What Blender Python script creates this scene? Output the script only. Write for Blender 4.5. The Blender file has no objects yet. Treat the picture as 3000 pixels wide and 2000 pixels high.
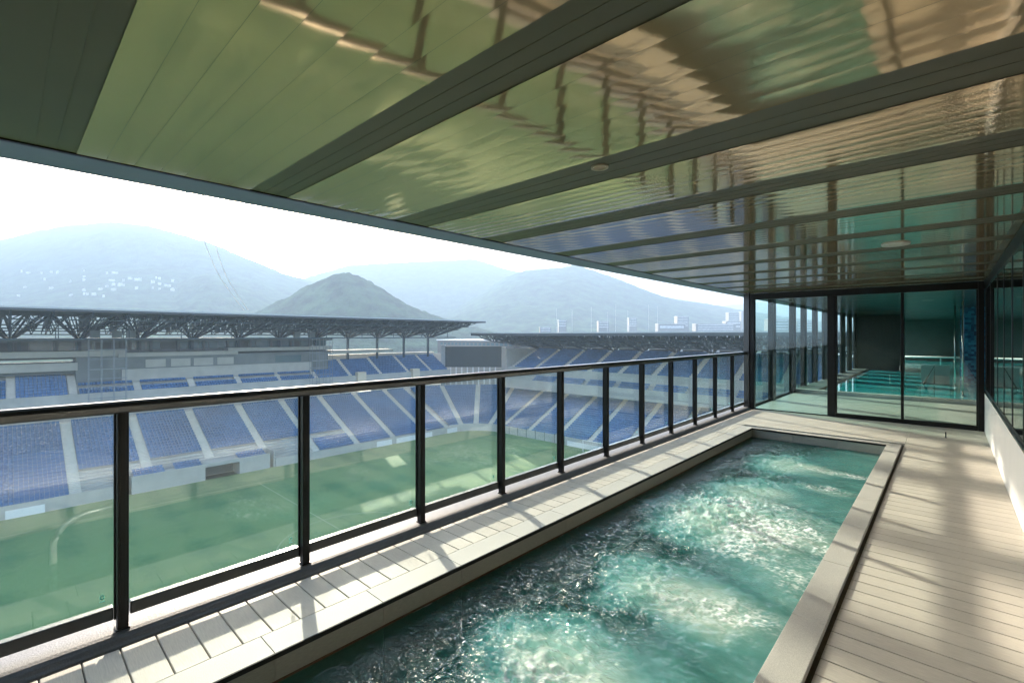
import bpy, bmesh, math, random
import numpy as np
from mathutils import Vector
R = math.radians
random.seed(7)
rng = np.random.default_rng(7)
C = bpy.context.scene.collection
EYE = 1.55            # eye height above the deck; the deck is z = 0
ZP = EYE - 26.0       # football pitch level
def Z(a): return a + EYE   # heights given relative to the eye

# ------------------------------------------------------------------ helpers
class MB:
    def __init__(s): s.v = []; s.f = []
    def quad(s, a, b, c, d):
        n = len(s.v); s.v += [a, b, c, d]; s.f.append((n, n+1, n+2, n+3)); return s
    def box(s, x0, x1, y0, y1, z0, z1):
        n = len(s.v)
        s.v += [(x0,y0,z0),(x1,y0,z0),(x1,y1,z0),(x0,y1,z0),(x0,y0,z1),(x1,y0,z1),(x1,y1,z1),(x0,y1,z1)]
        s.f += [(n,n+3,n+2,n+1),(n+4,n+5,n+6,n+7),(n,n+1,n+5,n+4),(n+1,n+2,n+6,n+5),(n+2,n+3,n+7,n+6),(n+3,n,n+4,n+7)]
        return s
    def bar(s, p, q, w, h=None):
        h = h or w
        p = Vector(p); q = Vector(q); d = (q-p).normalized()
        up = Vector((0,0,1)) if abs(d.z) < .98 else Vector((1,0,0))
        a = d.cross(up).normalized()*(w/2); b = a.cross(d).normalized()*(h/2)
        n = len(s.v)
        for o in (p, q):
            for sa, sb in ((-1,-1),(1,-1),(1,1),(-1,1)):
                s.v.append(tuple(o + a*sa + b*sb))
        s.f += [(n,n+1,n+2,n+3),(n+7,n+6,n+5,n+4)]
        for i in range(4):
            j = (i+1) % 4
            s.f.append((n+j, n+i, n+4+i, n+4+j))
        return s
    def tube(s, pts, r, k=10):
        pts = [Vector(p) for p in pts]; n0 = len(s.v)
        for i, p in enumerate(pts):
            d = (pts[min(i+1,len(pts)-1)] - pts[max(i-1,0)]).normalized()
            up = Vector((0,0,1)) if abs(d.z) < .9 else Vector((0,1,0))
            a = d.cross(up).normalized(); b = a.cross(d).normalized()
            for j in range(k):
                t = 2*math.pi*j/k
                s.v.append(tuple(p + a*(r*math.cos(t)) + b*(r*math.sin(t))))
        for i in range(len(pts)-1):
            for j in range(k):
                m = (j+1) % k
                s.f.append((n0+i*k+j, n0+i*k+m, n0+(i+1)*k+m, n0+(i+1)*k+j))
        s.f.append(tuple(n0+j for j in range(k))[::-1]); e = n0+(len(pts)-1)*k
        s.f.append(tuple(e+j for j in range(k)))
        return s
    def lathe(s, cx, cy, prof, k=28):
        n0 = len(s.v)
        for r, z in prof:
            for j in range(k):
                t = 2*math.pi*j/k; s.v.append((cx+r*math.cos(t), cy+r*math.sin(t), z))
        for i in range(len(prof)-1):
            for j in range(k):
                m = (j+1) % k
                s.f.append((n0+i*k+j, n0+i*k+m, n0+(i+1)*k+m, n0+(i+1)*k+j))
        return s
    def extrude_y(s, prof, y0, y1):      # closed profile of (x, z)
        n = len(s.v); k = len(prof)
        s.v += [(x, y0, z) for x, z in prof] + [(x, y1, z) for x, z in prof]
        for i in range(k):
            j = (i+1) % k
            s.f.append((n+i, n+j, n+k+j, n+k+i))
        s.f += [tuple(n+i for i in range(k))[::-1], tuple(n+k+i for i in range(k))]
        return s
    def extrude_x(s, prof, x0, x1):      # closed profile of (y, z)
        n = len(s.v); k = len(prof)
        s.v += [(x0, y, z) for y, z in prof] + [(x1, y, z) for y, z in prof]
        for i in range(k):
            j = (i+1) % k
            s.f.append((n+i, n+j, n+k+j, n+k+i))
        s.f += [tuple(n+i for i in range(k))[::-1], tuple(n+k+i for i in range(k))]
        return s
    def sweep(s, prof, path):            # prof (offset, z), path of (point, outward normal)
        n = len(s.v); k = len(prof); m = len(path)
        for (px, py), (nx, ny) in path:
            s.v += [(px+nx*d, py+ny*d, z) for d, z in prof]
        for i in range(m-1):
            for j in range(k):
                q = (j+1) % k
                s.f.append((n+i*k+j, n+i*k+q, n+(i+1)*k+q, n+(i+1)*k+j))
        s.f += [tuple(n+j for j in range(k)), tuple(n+(m-1)*k+j for j in range(k))[::-1]]
        return s
    def build(s, name, mat, parent=None, smooth=False, bevel=0, seg=2):
        me = bpy.data.meshes.new(name)
        o0 = Vector((0,0,0))
        p = parent
        while p is not None: o0 = o0 + p.location; p = p.parent
        v = s.v if o0.length == 0 else [(a-o0.x, b-o0.y, c-o0.z) for a, b, c in s.v]
        me.from_pydata(v, [], s.f); me.update()
        bm = bmesh.new(); bm.from_mesh(me); bmesh.ops.recalc_face_normals(bm, faces=bm.faces); bm.to_mesh(me); bm.free()
        me.materials.append(mat)
        if smooth: me.polygons.foreach_set('use_smooth', [True]*len(me.polygons))
        o = bpy.data.objects.new(name, me); C.objects.link(o)
        if parent is not None: o.parent = parent
        if bevel:
            b = o.modifiers.new('bevel', 'BEVEL'); b.width = bevel; b.segments = seg; b.limit_method = 'ANGLE'
        return o
def tag(o, label=None, cat=None, group=None, kind=None):
    if label: o['label'] = label
    if cat: o['category'] = cat
    if group: o['group'] = group
    if kind: o['kind'] = kind
    return o
def thing(name, loc, label=None, cat=None, group=None, kind=None):
    o = bpy.data.objects.new(name, None); C.objects.link(o); o.location = loc; o.empty_display_size = .2
    return tag(o, label, cat, group, kind)
def copy_part(o, delta, parent=None):
    c = o.copy(); C.objects.link(c); c.location = o.location + Vector(delta)
    if parent is not None: c.parent = parent
    return c
def copy_tree(o, delta):
    r = copy_part(o, delta)
    for ch in list(o.children):
        c = ch.copy(); C.objects.link(c); c.parent = r
        for g in list(ch.children):
            d = g.copy(); C.objects.link(d); d.parent = c
    return r
# value noise in numpy
_perm = rng.permutation(4096)
_val = rng.random(4096)*2-1
def vnoise(x, y, seed=0):
    xi = np.floor(x).astype(np.int64); yi = np.floor(y).astype(np.int64)
    fx = x-xi; fy = y-yi
    fx = fx*fx*fx*(fx*(fx*6-15)+10); fy = fy*fy*fy*(fy*(fy*6-15)+10)
    def h(a, b): return _val[_perm[(_perm[(a+seed*131) % 4096]+b) % 4096]]
    return (h(xi,yi)*(1-fx)+h(xi+1,yi)*fx)*(1-fy)+(h(xi,yi+1)*(1-fx)+h(xi+1,yi+1)*fx)*fy
def fbm(x, y, n=5, seed=0, gain=.5):
    s = 0; a = 1; t = 0
    for i in range(n):
        s = s + a*vnoise(x, y, seed+i); t += a; a *= gain; x = x*2.03+17.1; y = y*2.03+5.7
    return s/t
# ------------------------------------------------------------------ materials
def newmat(name):
    m = bpy.data.materials.new(name); m.use_nodes = True
    nt = m.node_tree; b = nt.nodes['Principled BSDF']; return m, nt, b
def N(nt, t, **kw):
    n = nt.nodes.new(t)
    for k, v in kw.items(): setattr(n, k, v)
    return n
def mat(name, col, rough=.6, metal=0, var=0, scale=8, bump=0, bscale=60, stretch=None, island=0, spec=.5, detail=4):
    m, nt, b = newmat(name)
    b.inputs['Roughness'].default_value = rough; b.inputs['Metallic'].default_value = metal
    b.inputs['Specular IOR Level'].default_value = spec
    b.inputs['Base Color'].default_value = (*col, 1)
    L = nt.links
    if var or bump:
        tc = N(nt, 'ShaderNodeTexCoord'); mp = N(nt, 'ShaderNodeMapping'); L.new(tc.outputs['Object'], mp.inputs[0])
        if stretch: mp.inputs['Scale'].default_value = stretch
    if var:
        nz = N(nt, 'ShaderNodeTexNoise'); nz.inputs['Scale'].default_value = scale; nz.inputs['Detail'].default_value = detail
        L.new(mp.outputs[0], nz.inputs['Vector'])
        mr = N(nt, 'ShaderNodeMapRange'); mr.inputs[1].default_value = .3; mr.inputs[2].default_value = .7
        mr.inputs[3].default_value = 1-var; mr.inputs[4].default_value = 1+var
        L.new(nz.outputs[0], mr.inputs[0]); fac = mr.outputs[0]
        if island:
            g = N(nt, 'ShaderNodeNewGeometry'); m2 = N(nt, 'ShaderNodeMapRange'); m2.inputs[3].default_value = 1-island; m2.inputs[4].default_value = 1+island
            L.new(g.outputs['Random Per Island'], m2.inputs[0])
            mu = N(nt, 'ShaderNodeMath', operation='MULTIPLY'); L.new(fac, mu.inputs[0]); L.new(m2.outputs[0], mu.inputs[1]); fac = mu.outputs[0]
        vm = N(nt, 'ShaderNodeVectorMath', operation='SCALE'); vm.inputs[0].default_value = col; L.new(fac, vm.inputs['Scale'])
        L.new(vm.outputs[0], b.inputs['Base Color'])
    if bump:
        n2 = N(nt, 'ShaderNodeTexNoise'); n2.inputs['Scale'].default_value = bscale; n2.inputs['Detail'].default_value = 3
        L.new(mp.outputs[0], n2.inputs['Vector'])
        bp = N(nt, 'ShaderNodeBump'); bp.inputs['Strength'].default_value = bump; bp.inputs['Distance'].default_value = .01
        L.new(n2.outputs[0], bp.inputs['Height']); L.new(bp.outputs[0], b.inputs['Normal'])
    return m
def schlick(nt, f0, normal=None, power=5.0):
    L = nt.links; g = N(nt, 'ShaderNodeNewGeometry')
    d = N(nt, 'ShaderNodeVectorMath', operation='DOT_PRODUCT'); L.new(g.outputs['Incoming'], d.inputs[0])
    L.new(normal if normal is not None else g.outputs['Normal'], d.inputs[1])
    a = N(nt, 'ShaderNodeMath', operation='ABSOLUTE'); L.new(d.outputs['Value'], a.inputs[0])
    s = N(nt, 'ShaderNodeMath', operation='SUBTRACT', use_clamp=True); s.inputs[0].default_value = 1; L.new(a.outputs[0], s.inputs[1])
    p = N(nt, 'ShaderNodeMath', operation='POWER'); L.new(s.outputs[0], p.inputs[0]); p.inputs[1].default_value = power
    r = N(nt, 'ShaderNodeMath', operation='MULTIPLY_ADD'); L.new(p.outputs[0], r.inputs[0]); r.inputs[1].default_value = 1-f0; r.inputs[2].default_value = f0
    return r.outputs[0]
def glass(name, tint, f0=.04, veil=.0):
    m, nt, b = newmat(name); nt.nodes.remove(b); L = nt.links; out = nt.nodes['Material Output']
    t = N(nt, 'ShaderNodeBsdfTransparent'); t.inputs[0].default_value = (*tint, 1)
    g = N(nt, 'ShaderNodeBsdfGlossy'); g.inputs['Roughness'].default_value = .0; g.inputs[0].default_value = (1,1,1,1)
    mx = N(nt, 'ShaderNodeMixShader'); L.new(schlick(nt, f0), mx.inputs[0]); L.new(t.outputs[0], mx.inputs[1]); L.new(g.outputs[0], mx.inputs[2])
    d = N(nt, 'ShaderNodeBsdfDiffuse'); d.inputs[0].default_value = (.7,.78,.78,1)       # pale diffuse layer painting in the milky veil of reflections
    m2 = N(nt, 'ShaderNodeMixShader'); m2.inputs[0].default_value = veil; L.new(mx.outputs[0], m2.inputs[1]); L.new(d.outputs[0], m2.inputs[2])
    L.new(m2.outputs[0], out.inputs[0]); return m

M = {}
M['black'] = mat('black_aluminium', (.004,.004,.004), .35, 0, .15, 30, spec=.3)
M['rail'] = mat('rail_aluminium', (.007,.0065,.006), .3, 0, .1, 30)
M['rail'].node_tree.nodes['Principled BSDF'].inputs['Coat Weight'].default_value = 1
M['rail'].node_tree.nodes['Principled BSDF'].inputs['Coat Roughness'].default_value = .16
M['rubber'] = mat('black_joint', (.008,.008,.008), .8)
M['plank'] = mat('deck_composite', (.57,.53,.455), .6, 0, .10, 14, .2, 160, (1.2,14,14), .06)
nt_ = M['plank'].node_tree; n_ = nt_.nodes.new('ShaderNodeTexNoise'); n_.inputs['Scale'].default_value = 2.2; n_.inputs['Detail'].default_value = 5
t_ = nt_.nodes.new('ShaderNodeTexCoord'); nt_.links.new(t_.outputs['Object'], n_.inputs['Vector'])
r_ = nt_.nodes.new('ShaderNodeMapRange'); r_.inputs[1].default_value = .35; r_.inputs[2].default_value = .65; r_.inputs[3].default_value = .5; r_.inputs[4].default_value = .75
nt_.links.new(n_.outputs[0], r_.inputs[0]); nt_.links.new(r_.outputs[0], nt_.nodes['Principled BSDF'].inputs['Roughness'])
nt_.nodes['Principled BSDF'].inputs['Specular IOR Level'].default_value = .25
M['stone'] = mat('coping_stone', (.47,.455,.41), .65, 0, .22, 260, .2, 300, None, .04)
M['tile'] = mat('pool_wall_tile', (.38,.37,.32), .4, 0, .12, 30, .1, 90, (1,1,9), .05)
M['curb'] = mat('painted_curb', (.185,.19,.20), .6, 0, .06, 20, .22, 90, spec=.3)
M['white'] = mat('white_wall_paint', (.74,.74,.72), .55, 0, .03, 3, .05, 200)
M['soffit'] = mat('soffit_paint', (.20,.22,.40), .6, 0, .04, 2)
M['strip'] = mat('dark_ceiling_strip', (.115,.10,.062), .5, 0, .05, 3)
M['brown'] = mat('waterline_trim', (.16,.085,.04), .5, 0, .2, 40)
M['basin'] = mat('pool_floor_tile', (.012,.07,.068), .4, 0, .1, 6)
M['steel'] = mat('stainless_steel', (.62,.62,.6), .18, 1)
M['glass'] = glass('balustrade_glass', (.925,.965,.955), .06, .034)
M['door_glass'] = glass('door_glass', (.80,.90,.875), .05)
M['win_glass'] = glass('window_glass', (.62,.74,.72), .06)
M['teal_mark'] = mat('teal_etching', (.25,.85,.75), .6)
M['dark_int'] = mat('dark_interior', (.035,.04,.038), .6, 0, .1, 2)
M['grey_int'] = mat('grey_interior_wall', (.085,.11,.098), .6, 0, .15, 1.2)
M['wood'] = mat('dark_wood_fin', (.028,.023,.02), .5, 0, .25, 3, 0, 60, (6,6,.6))
M['plastic'] = mat('white_plastic', (.78,.78,.76), .4)

# glossy metal ceiling plank
m, nt, b = newmat('glossy_ceiling_plank'); M['ceil'] = m
b.inputs['Base Color'].default_value = (.63,.465,.28,1); b.inputs['Metallic'].default_value = .55; b.inputs['Roughness'].default_value = .06
# mosaic
m, nt, b = newmat('blue_mosaic_tile'); M['mosaic'] = m
vo = N(nt,'ShaderNodeTexVoronoi'); vo.inputs['Scale'].default_value = 14; vo.distance = 'CHEBYCHEV'; vo.inputs['Randomness'].default_value = .3
tc = N(nt,'ShaderNodeTexCoord'); nt.links.new(tc.outputs['Object'], vo.inputs['Vector'])
cr = N(nt,'ShaderNodeValToRGB'); cr.color_ramp.elements[0].color = (.01,.07,.18,1); cr.color_ramp.elements[1].color = (.06,.38,.62,1)
sx = N(nt,'ShaderNodeSeparateXYZ'); nt.links.new(vo.outputs['Color'], sx.inputs[0]); nt.links.new(sx.outputs[0], cr.inputs[0]); nt.links.new(cr.outputs[0], b.inputs['Base Color'])
b.inputs['Roughness'].default_value = .2

# stadium
M['conc'] = mat('stand_concrete', (.42,.415,.39), .8, 0, .12, .35)
M['conc_l'] = mat('pale_concrete', (.48,.47,.44), .8, 0, .08, .5)
M['stair'] = mat('stair_concrete', (.60,.585,.53), .8, 0, .08, 1)
M['dgrey'] = mat('dark_grey_cladding', (.13,.145,.155), .6, 0, .1, .4)
M['truss'] = mat('roof_truss_steel', (.04,.065,.085), .5, .2)
M['roof'] = mat('roof_sheet', (.06,.07,.08), .5, .2, .1, .3)
M['fascia'] = mat('roof_fascia', (.40,.42,.44), .5)
M['scaf'] = mat('scaffold_tube',(.25,.28,.31),.5,.2)
M['board'] = mat('white_board', (.85,.85,.85), .5)
M['screen'] = mat('screen_panel', (.02,.03,.04), .35, 0, .1, .5)
M['pane'] = mat('reflective_window', (.10,.16,.18), .12)
M['seat'] = mat('blue_seat_plastic', (.075,.18,.37), .42, 0, .2, .09, 0, 60, None, .16)
M['seat'].node_tree.nodes['Principled BSDF'].inputs['Specular IOR Level'].default_value = .6
M['white_paint'] = mat('white_metal_paint', (.8,.8,.8), .4)
M['house'] = mat('pale_render_wall', (.15,.15,.15), .7, 0, .1, .2)
M['townwin'] = mat('town_window',(.40,.44,.48),.3,0,.3,.4)
M['houseroof'] = mat('house_roof_tile', (.22,.23,.25), .7, 0, .1, .2)
M['hillhouse'] = mat('white_house_wall',(.6,.6,.58),.7)
M['cable'] = mat('cable_steel', (.6,.62,.65), .4, .4)

# ================================================================== BALCONY
XD = -3.02; XL = -2.41; XR0 = -.63; XR1 = -.472; XW = .44
Y0, YE, YP = -3.0, 10.80, 8.53
# deck planks
PP = .1425; PH = .961
def plank_prof(y0, y1, zt):
    c = .003
    return [(y0, zt-.024), (y1, zt-.024), (y1, zt-c), (y1-c, zt), (y0+c, zt), (y0, zt-c)]
deck = thing('pool_deck', (0,0,0), kind='structure')
b = MB(); g = .0055
k0 = math.floor((Y0-PH)/PP)
for k in range(k0, 90):
    ya, yb = PH+k*PP+g/2, PH+(k+1)*PP-g/2
    if yb > YE-.02: yb = YE-.02
    if yb-ya < .02: continue
    if ya > YP+.16:
        b.extrude_x(plank_prof(ya, yb, 0), XD+.012, -.452)
    else:
        b.extrude_x(plank_prof(ya, yb, 0), XD+.012, -2.603)
    b.extrude_x(plank_prof(ya, yb, 0), -.448, XW-.004)
b.build('deck_plank_surface', M['plank'], deck)
b = MB(); b.box(XD-.05, -2.45, Y0, YE+4, -.2, -.03); b.box(-.60, XW+.1, Y0, YE, -.2, -.03); b.box(-2.5, -.5, YP+.02, YE, -.2, -.031)
b.build('deck_substrate', M['rubber'], deck)
# curb under the balustrade
cp = [(XD-.012,-.6),(XD-.012,-.012),(XD-.02,-.002),(XD-.034,.006)]
cp += [(XD-.05,.020),(XD-.075,.030),(XD-.10,.034),(-3.40,.036),(-3.44,.025),(-3.46,-.01),(-3.46,-.6)]
cu = MB().extrude_y(cp, Y0, YE+.3).build('balcony_kerb', M['curb']); tag(cu, kind='structure')

# pool ------------------------------------------------------------
pool = thing('plunge_pool', (XL, 0, 0), 'long rectangular plunge pool of pale tile with jets, sunk in the deck', 'pool')
b = MB()
y = Y0+.3
while y < YP+.1:
    b.box(-2.60, XL, y+.0015, min(y+.6, YP+.19)-.0015, -.028, 0); y += .6
x = XL
while x < XR0-.05:
    b.box(x+.0015, min(x+.6, -.452)-.0015, YP, YP+.155, -.028, 0); x += .6
b.build('coping', M['stone'], pool, bevel=.002)
b = MB(); y = 2.95-.85*7
while y < YP-.02:
    b.box(XR0, XR1, y+.001, min(y+.85, YP+.02)-.001, -.10, .022); y += .85
b.build('raised_coping', M['stone'], pool, bevel=.003)
MB().box(-.4715,-.4485,Y0+.3,YP+.0,-.06,-.006).build('gap_shade_strip', mat('brown_gap_shade',(.09,.07,.045),.8,0,.2,30), pool)  # brown strip painting in the shade of the gap beside the coping
b = MB(); y = Y0+.3
while y < YP:
    b.box(XL-.03, XL, y+.0012, min(y+.6, YP)-.0012, -.6, -.030); b.box(XR0, XR0+.03, y+.0012, min(y+.6, YP)-.0012, -.6, -.101); y += .6
x = XL
while x < XR0-.02:
    b.box(x+.0012, min(x+.6, XR0)-.0012, YP, YP+.03, -.6, -.030); x += .6
b.build('wall_tile', M['tile'], pool)
b = MB(); b.box(XL-.001, XL+.008, Y0+.3, YP, -.024, .0015); b.box(XL+.008, XR0, YP-.008, YP+.001, -.024, .0015)
b.build('edge_trim', M['rubber'], pool)
b = MB(); b.box(XL+.0005, XL+.008, Y0+.3, YP, -.143, -.134)
b.build('waterline_trim', M['brown'], pool)
b = MB(); b.box(XL-.2, XR0+.2, Y0+.2, YP+.2, -1.2, -1.1)
b.box(XL-.2, XL-.03, Y0+.2, YP+.2, -1.1, -.05); b.box(XR0+.03, XR0+.15, Y0+.2, YP+.2, -1.1, -.11); b.box(XL-.02, XR0+.02, YP+.031, YP+.2, -1.1, -.04); b.box(XL, XR0, Y0+.2, Y0+.3, -1.1, -.04)
b.box(XL, XL+.02, Y0+.3, YP, -1.1, -.601); b.box(XR0-.02, XR0, Y0+.3, YP, -1.1, -.601)
b.build('basin', M['basin'], pool)
b = MB()
for i in range(3): b.box(XL+.02, XR0-.02, YP-.28*(i+1), YP-.28*i-.001, -1.1, -.30-.25*i)
b.build('step', M['tile'], pool)
# water surface -----------------------------------------------------
WZ = -.147
nx, ny = 190, 1000
gx = np.linspace(XL+.001, XR0+.001, nx); gy = np.linspace(-1.2, YP-.001, ny)
X, Y = np.meshgrid(gx, gy)
def blob(cx, cy, rx, ry, seed, rough=.35):
    d = np.sqrt(((X-cx)/rx)**2+((Y-cy)/ry)**2) + rough*fbm(X*3.1, Y*3.1, 4, seed)
    return np.clip(1.25-d, 0, 1)
plume = np.maximum.reduce([blob(-1.38,1.95,.62,.42,3), blob(-1.22,3.00,.58,.46,5), blob(-1.55,5.55,.55,.5,7), blob(-1.45,6.95,.55,.62,9), .75*blob(-1.3,4.5,.9,.75,11), .35*blob(-.95,3.8,.6,2.6,13), .3*blob(-.9,6.3,.45,2.2,15)])
churn = np.maximum.reduce([blob(-1.35,4.6,.8,.75,21), .5*blob(-1.05,2.98,.5,.28,22), .7*blob(-.95,6.15,.34,.16,23), .7*blob(-.95,7.0,.4,.16,24), .42*blob(-1.35,1.7,.5,.35,25), .1*blob(-1.9,3.4,.6,1.6,26), .3*blob(-.8,3.9,.25,.9,28)])
ridge = 1-np.abs(fbm(X*8+.5*vnoise(X*3,Y*3,90), Y*8, 4, 31, .62))*3.4
ridge2 = 1-np.abs(fbm(X*17+3, Y*15, 4, 37, .65))*3.6
web = np.clip(np.maximum(ridge, ridge2)-.68, 0, 1)*3.0
speck = np.clip(fbm(X*40, Y*40, 3, 41)-.18, 0, 1)*4
patch = np.clip(.45+1.5*fbm(X*3.2, Y*3.2, 3, 43), 0, 1)
foam = np.clip(np.clip(churn-.12,0,1)**1.1*3.4*(.15+1.0*patch)*(web*.8+speck*.8), 0, 1)
foam = np.clip(foam +   .16*web*np.clip(plume,0,1)*np.clip(patch-.3,0,1), 0, 1)
edge = np.clip((X-XL+.12*vnoise(Y*2.1,Y*0+3.3,7))/.34, 0, 1)
leftw = np.clip((-1.08-X+.25*fbm(X*1.5,Y*1.5,3,140))/.42, 0, 1)                      # choppy side by the balcony
sm = np.clip((X+1.85)/.9, 0, 1)
plume = np.clip(np.maximum(.03+.38*sm*sm*(3-2*sm)+.12*fbm(X*2.2,Y*1.6,3,97), .05+.85*plume)+.5*churn, 0, 1)
chop = np.clip(.25+.75*leftw+.15*churn-.2*plume+.3*fbm(X*2,Y*2,2,99), .12, 1)
amp = (.35+.75*churn+.75*leftw)*np.clip((Y-YP)/-.5,.25,1)
wv = fbm(X*4.2+.4*np.sin(Y*3), Y*5.0, 2, 51)*.014
wv += (.5-np.abs(fbm(X*9+1.5*Y, Y*10-1.2*X, 4, 57, .55)))*.011
wv += (.5-np.abs(fbm(X*20+2*Y, Y*26, 3, 61, .6)))*.006
wr = (1-np.abs(fbm(X*9+.6*vnoise(X*5,Y*5,120)+Y*3, Y*12-X*3+.6*vnoise(X*4+9,Y*4,121), 3, 123, .5))*2.6)
wv += np.clip(wr,-.6,1)*.0135*np.clip(leftw+.12,0,1)
wv = (wv-wv.mean())*amp + churn*.014*fbm(X*15,Y*15,3,66)
wv += foam*.004
Zw = WZ+wv*(.12+.88*edge); chop = chop*(.10+.9*edge)
me = bpy.data.meshes.new('pool_water')
verts = np.stack([X, Y, Zw], -1).reshape(-1,3)
i = np.arange((ny-1)*(nx-1)); r_, c_ = i//(nx-1), i%(nx-1); a0 = r_*nx+c_
fc = np.stack([a0, a0+1, a0+nx+1, a0+nx], -1)
me.from_pydata(verts.tolist(), [], fc.tolist()); me.update()
me.polygons.foreach_set('use_smooth', np.ones(len(fc), bool))
for nm, arr in (('plume', plume), ('foam', foam), ('chop', chop)):
    at = me.attributes.new(nm, 'FLOAT', 'POINT'); at.data.foreach_set('value', np.clip(arr,0,1).astype(np.float32).ravel())
m, nt, b = newmat('jet_pool_water'); nt.nodes.remove(b); L = nt.links; out = nt.nodes['Material Output']
at1 = N(nt,'ShaderNodeAttribute', attribute_name='plume'); at2 = N(nt,'ShaderNodeAttribute', attribute_name='foam')
tc = N(nt,'ShaderNodeTexCoord'); mpw = N(nt,'ShaderNodeMapping'); mpw.inputs['Rotation'].default_value = (0,0,.6); mpw.inputs['Scale'].default_value = (1,1.7,1); L.new(tc.outputs['Object'], mpw.inputs[0])
n1 = N(nt,'ShaderNodeTexNoise'); n1.inputs['Scale'].default_value = 8.5; n1.inputs['Detail'].default_value = 4; n1.inputs['Roughness'].default_value = .55; n1.inputs['Distortion'].default_value = .9; L.new(mpw.outputs[0], n1.inputs['Vector'])
s1 = N(nt,'ShaderNodeMath', operation='SUBTRACT'); L.new(n1.outputs[0], s1.inputs[0]); s1.inputs[1].default_value = .5
s2_ = N(nt,'ShaderNodeMath', operation='ABSOLUTE'); L.new(s1.outputs[0], s2_.inputs[0])
s3 = N(nt,'ShaderNodeMath', operation='MULTIPLY'); L.new(s2_.outputs[0], s3.inputs[0]); s3.inputs[1].default_value = -2.4
n3 = N(nt,'ShaderNodeTexNoise'); n3.inputs['Scale'].default_value = 42; n3.inputs['Detail'].default_value = 2; L.new(mpw.outputs[0], n3.inputs['Vector'])
nz = N(nt,'ShaderNodeMath', operation='MULTIPLY_ADD'); L.new(n3.outputs[0], nz.inputs[0]); nz.inputs[1].default_value = .22; L.new(s3.outputs[0], nz.inputs[2])
bp = N(nt,'ShaderNodeBump'); bp.inputs['Distance'].default_value = .05; L.new(nz.outputs[0], bp.inputs['Height']); at3 = N(nt,'ShaderNodeAttribute', attribute_name='chop'); L.new(at3.outputs['Fac'], bp.inputs['Strength'])
colm = N(nt,'ShaderNodeValToRGB'); el = colm.color_ramp.elements; el[0].color = (.003,.026,.026,1); el[1].color = (.33,.46,.38,1); e2 = el.new(.42); e2.color = (.125,.365,.335,1); L.new(at1.outputs['Fac'], colm.inputs[0])
df = N(nt,'ShaderNodeSubsurfaceScattering', falloff='BURLEY'); df.inputs['Scale'].default_value = .4; df.inputs['Radius'].default_value = (.5,1,.95); L.new(colm.outputs[0], df.inputs[0])
tr = N(nt,'ShaderNodeBsdfTransparent'); tr.inputs[0].default_value = (.40,.80,.74,1)
mf = N(nt,'ShaderNodeMapRange'); mf.inputs[3].default_value = .4; mf.inputs[4].default_value = 1; L.new(at1.outputs['Fac'], mf.inputs[0])
body = N(nt,'ShaderNodeMixShader'); L.new(mf.outputs[0], body.inputs[0]); L.new(tr.outputs[0], body.inputs[1]); L.new(df.outputs[0], body.inputs[2])
gl = N(nt,'ShaderNodeBsdfGlossy'); gl.inputs['Roughness'].default_value = .012; L.new(bp.outputs[0], gl.inputs['Normal'])
surf = N(nt,'ShaderNodeMixShader'); L.new(schlick(nt,.055,bp.outputs[0]), surf.inputs[0]); L.new(body.outputs[0], surf.inputs[1]); L.new(gl.outputs[0], surf.inputs[2])
fo = N(nt,'ShaderNodeBsdfDiffuse'); fo.inputs[0].default_value = (.82,.86,.84,1)
fin = N(nt,'ShaderNodeMixShader'); L.new(at2.outputs['Fac'], fin.inputs[0]); L.new(surf.outputs[0], fin.inputs[1]); L.new(fo.outputs[0], fin.inputs[2]); L.new(fin.outputs[0], out.inputs[0])
me.materials.append(m)
wo = bpy.data.objects.new('pool_water', me); C.objects.link(wo); tag(wo, kind='structure')

# handrail in the pool, seen mirrored in the first pane
hr = thing('pool_handrail', (-1.5, .25, -.2), 'bent stainless steel pool handrail mirrored in the leftmost glass pane', 'handrail')
pts = [(-1.5,.25,-.9),(-1.5,.25,-.02)] + [(-1.5,.25+.22*(1-math.cos(t)),-.02+.2*math.sin(t)) for t in [R(a) for a in range(10,86,9)]] + [(-1.5,.60,.19)]
MB().tube(pts, .021, 12).build('bent_tube', mat('brushed_steel',(.8,.8,.78),.45,.6), hr, True)

# balustrade ------------------------------------------------------
XPOST = -3.15; YS = [.418+.947*k for k in range(-4, 11)]
bal = thing('glass_balustrade', (XPOST, 0, .03), 'black framed glass balustrade along the stadium side of the deck', 'balustrade')
hp = [(-.034,1.158),(-.026,1.150),(.026,1.150),(.034,1.158),(.036,1.185),(.033,1.203),(.022,1.212),(.006,1.2155),(.004,1.2125),(-.004,1.2125),(-.006,1.2155),(-.022,1.212),(-.033,1.203),(-.036,1.185)]
MB().extrude_y([(XPOST+x, z) for x, z in hp], -3.4, YE-.12).build('handrail', M['rail'], bal, False)
b = MB(); b.box(XPOST-.024, XPOST+.024, YS[0]-.023, YS[0]+.023, .034, 1.151); b.box(XPOST-.038, XPOST-.024, YS[0]-.031, YS[0]+.031, .075, 1.151); b.box(XPOST+.0245, XPOST+.028, YS[0]-.012, YS[0]+.012, .08, 1.15)
b.box(XPOST-.03, XPOST+.03, YS[0]-.03, YS[0]+.03, .03, .041)
p0 = b.build('post', M['black'], bal, bevel=.003)
b = MB(); b.box(XPOST-.055, XPOST-.008, YS[0]+.034, YS[1]-.034, .085, .150)
r0 = b.build('bottom_rail', M['rail'], bal, bevel=.005)
b = MB(); b.box(XPOST-.052, XPOST-.042, YS[0]+.004, YS[1]-.004, .135, 1.156)
g0 = b.build('glass_pane', M['glass'], bal)
b = MB(); cx, cz = YS[1]-.075, .205
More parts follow.
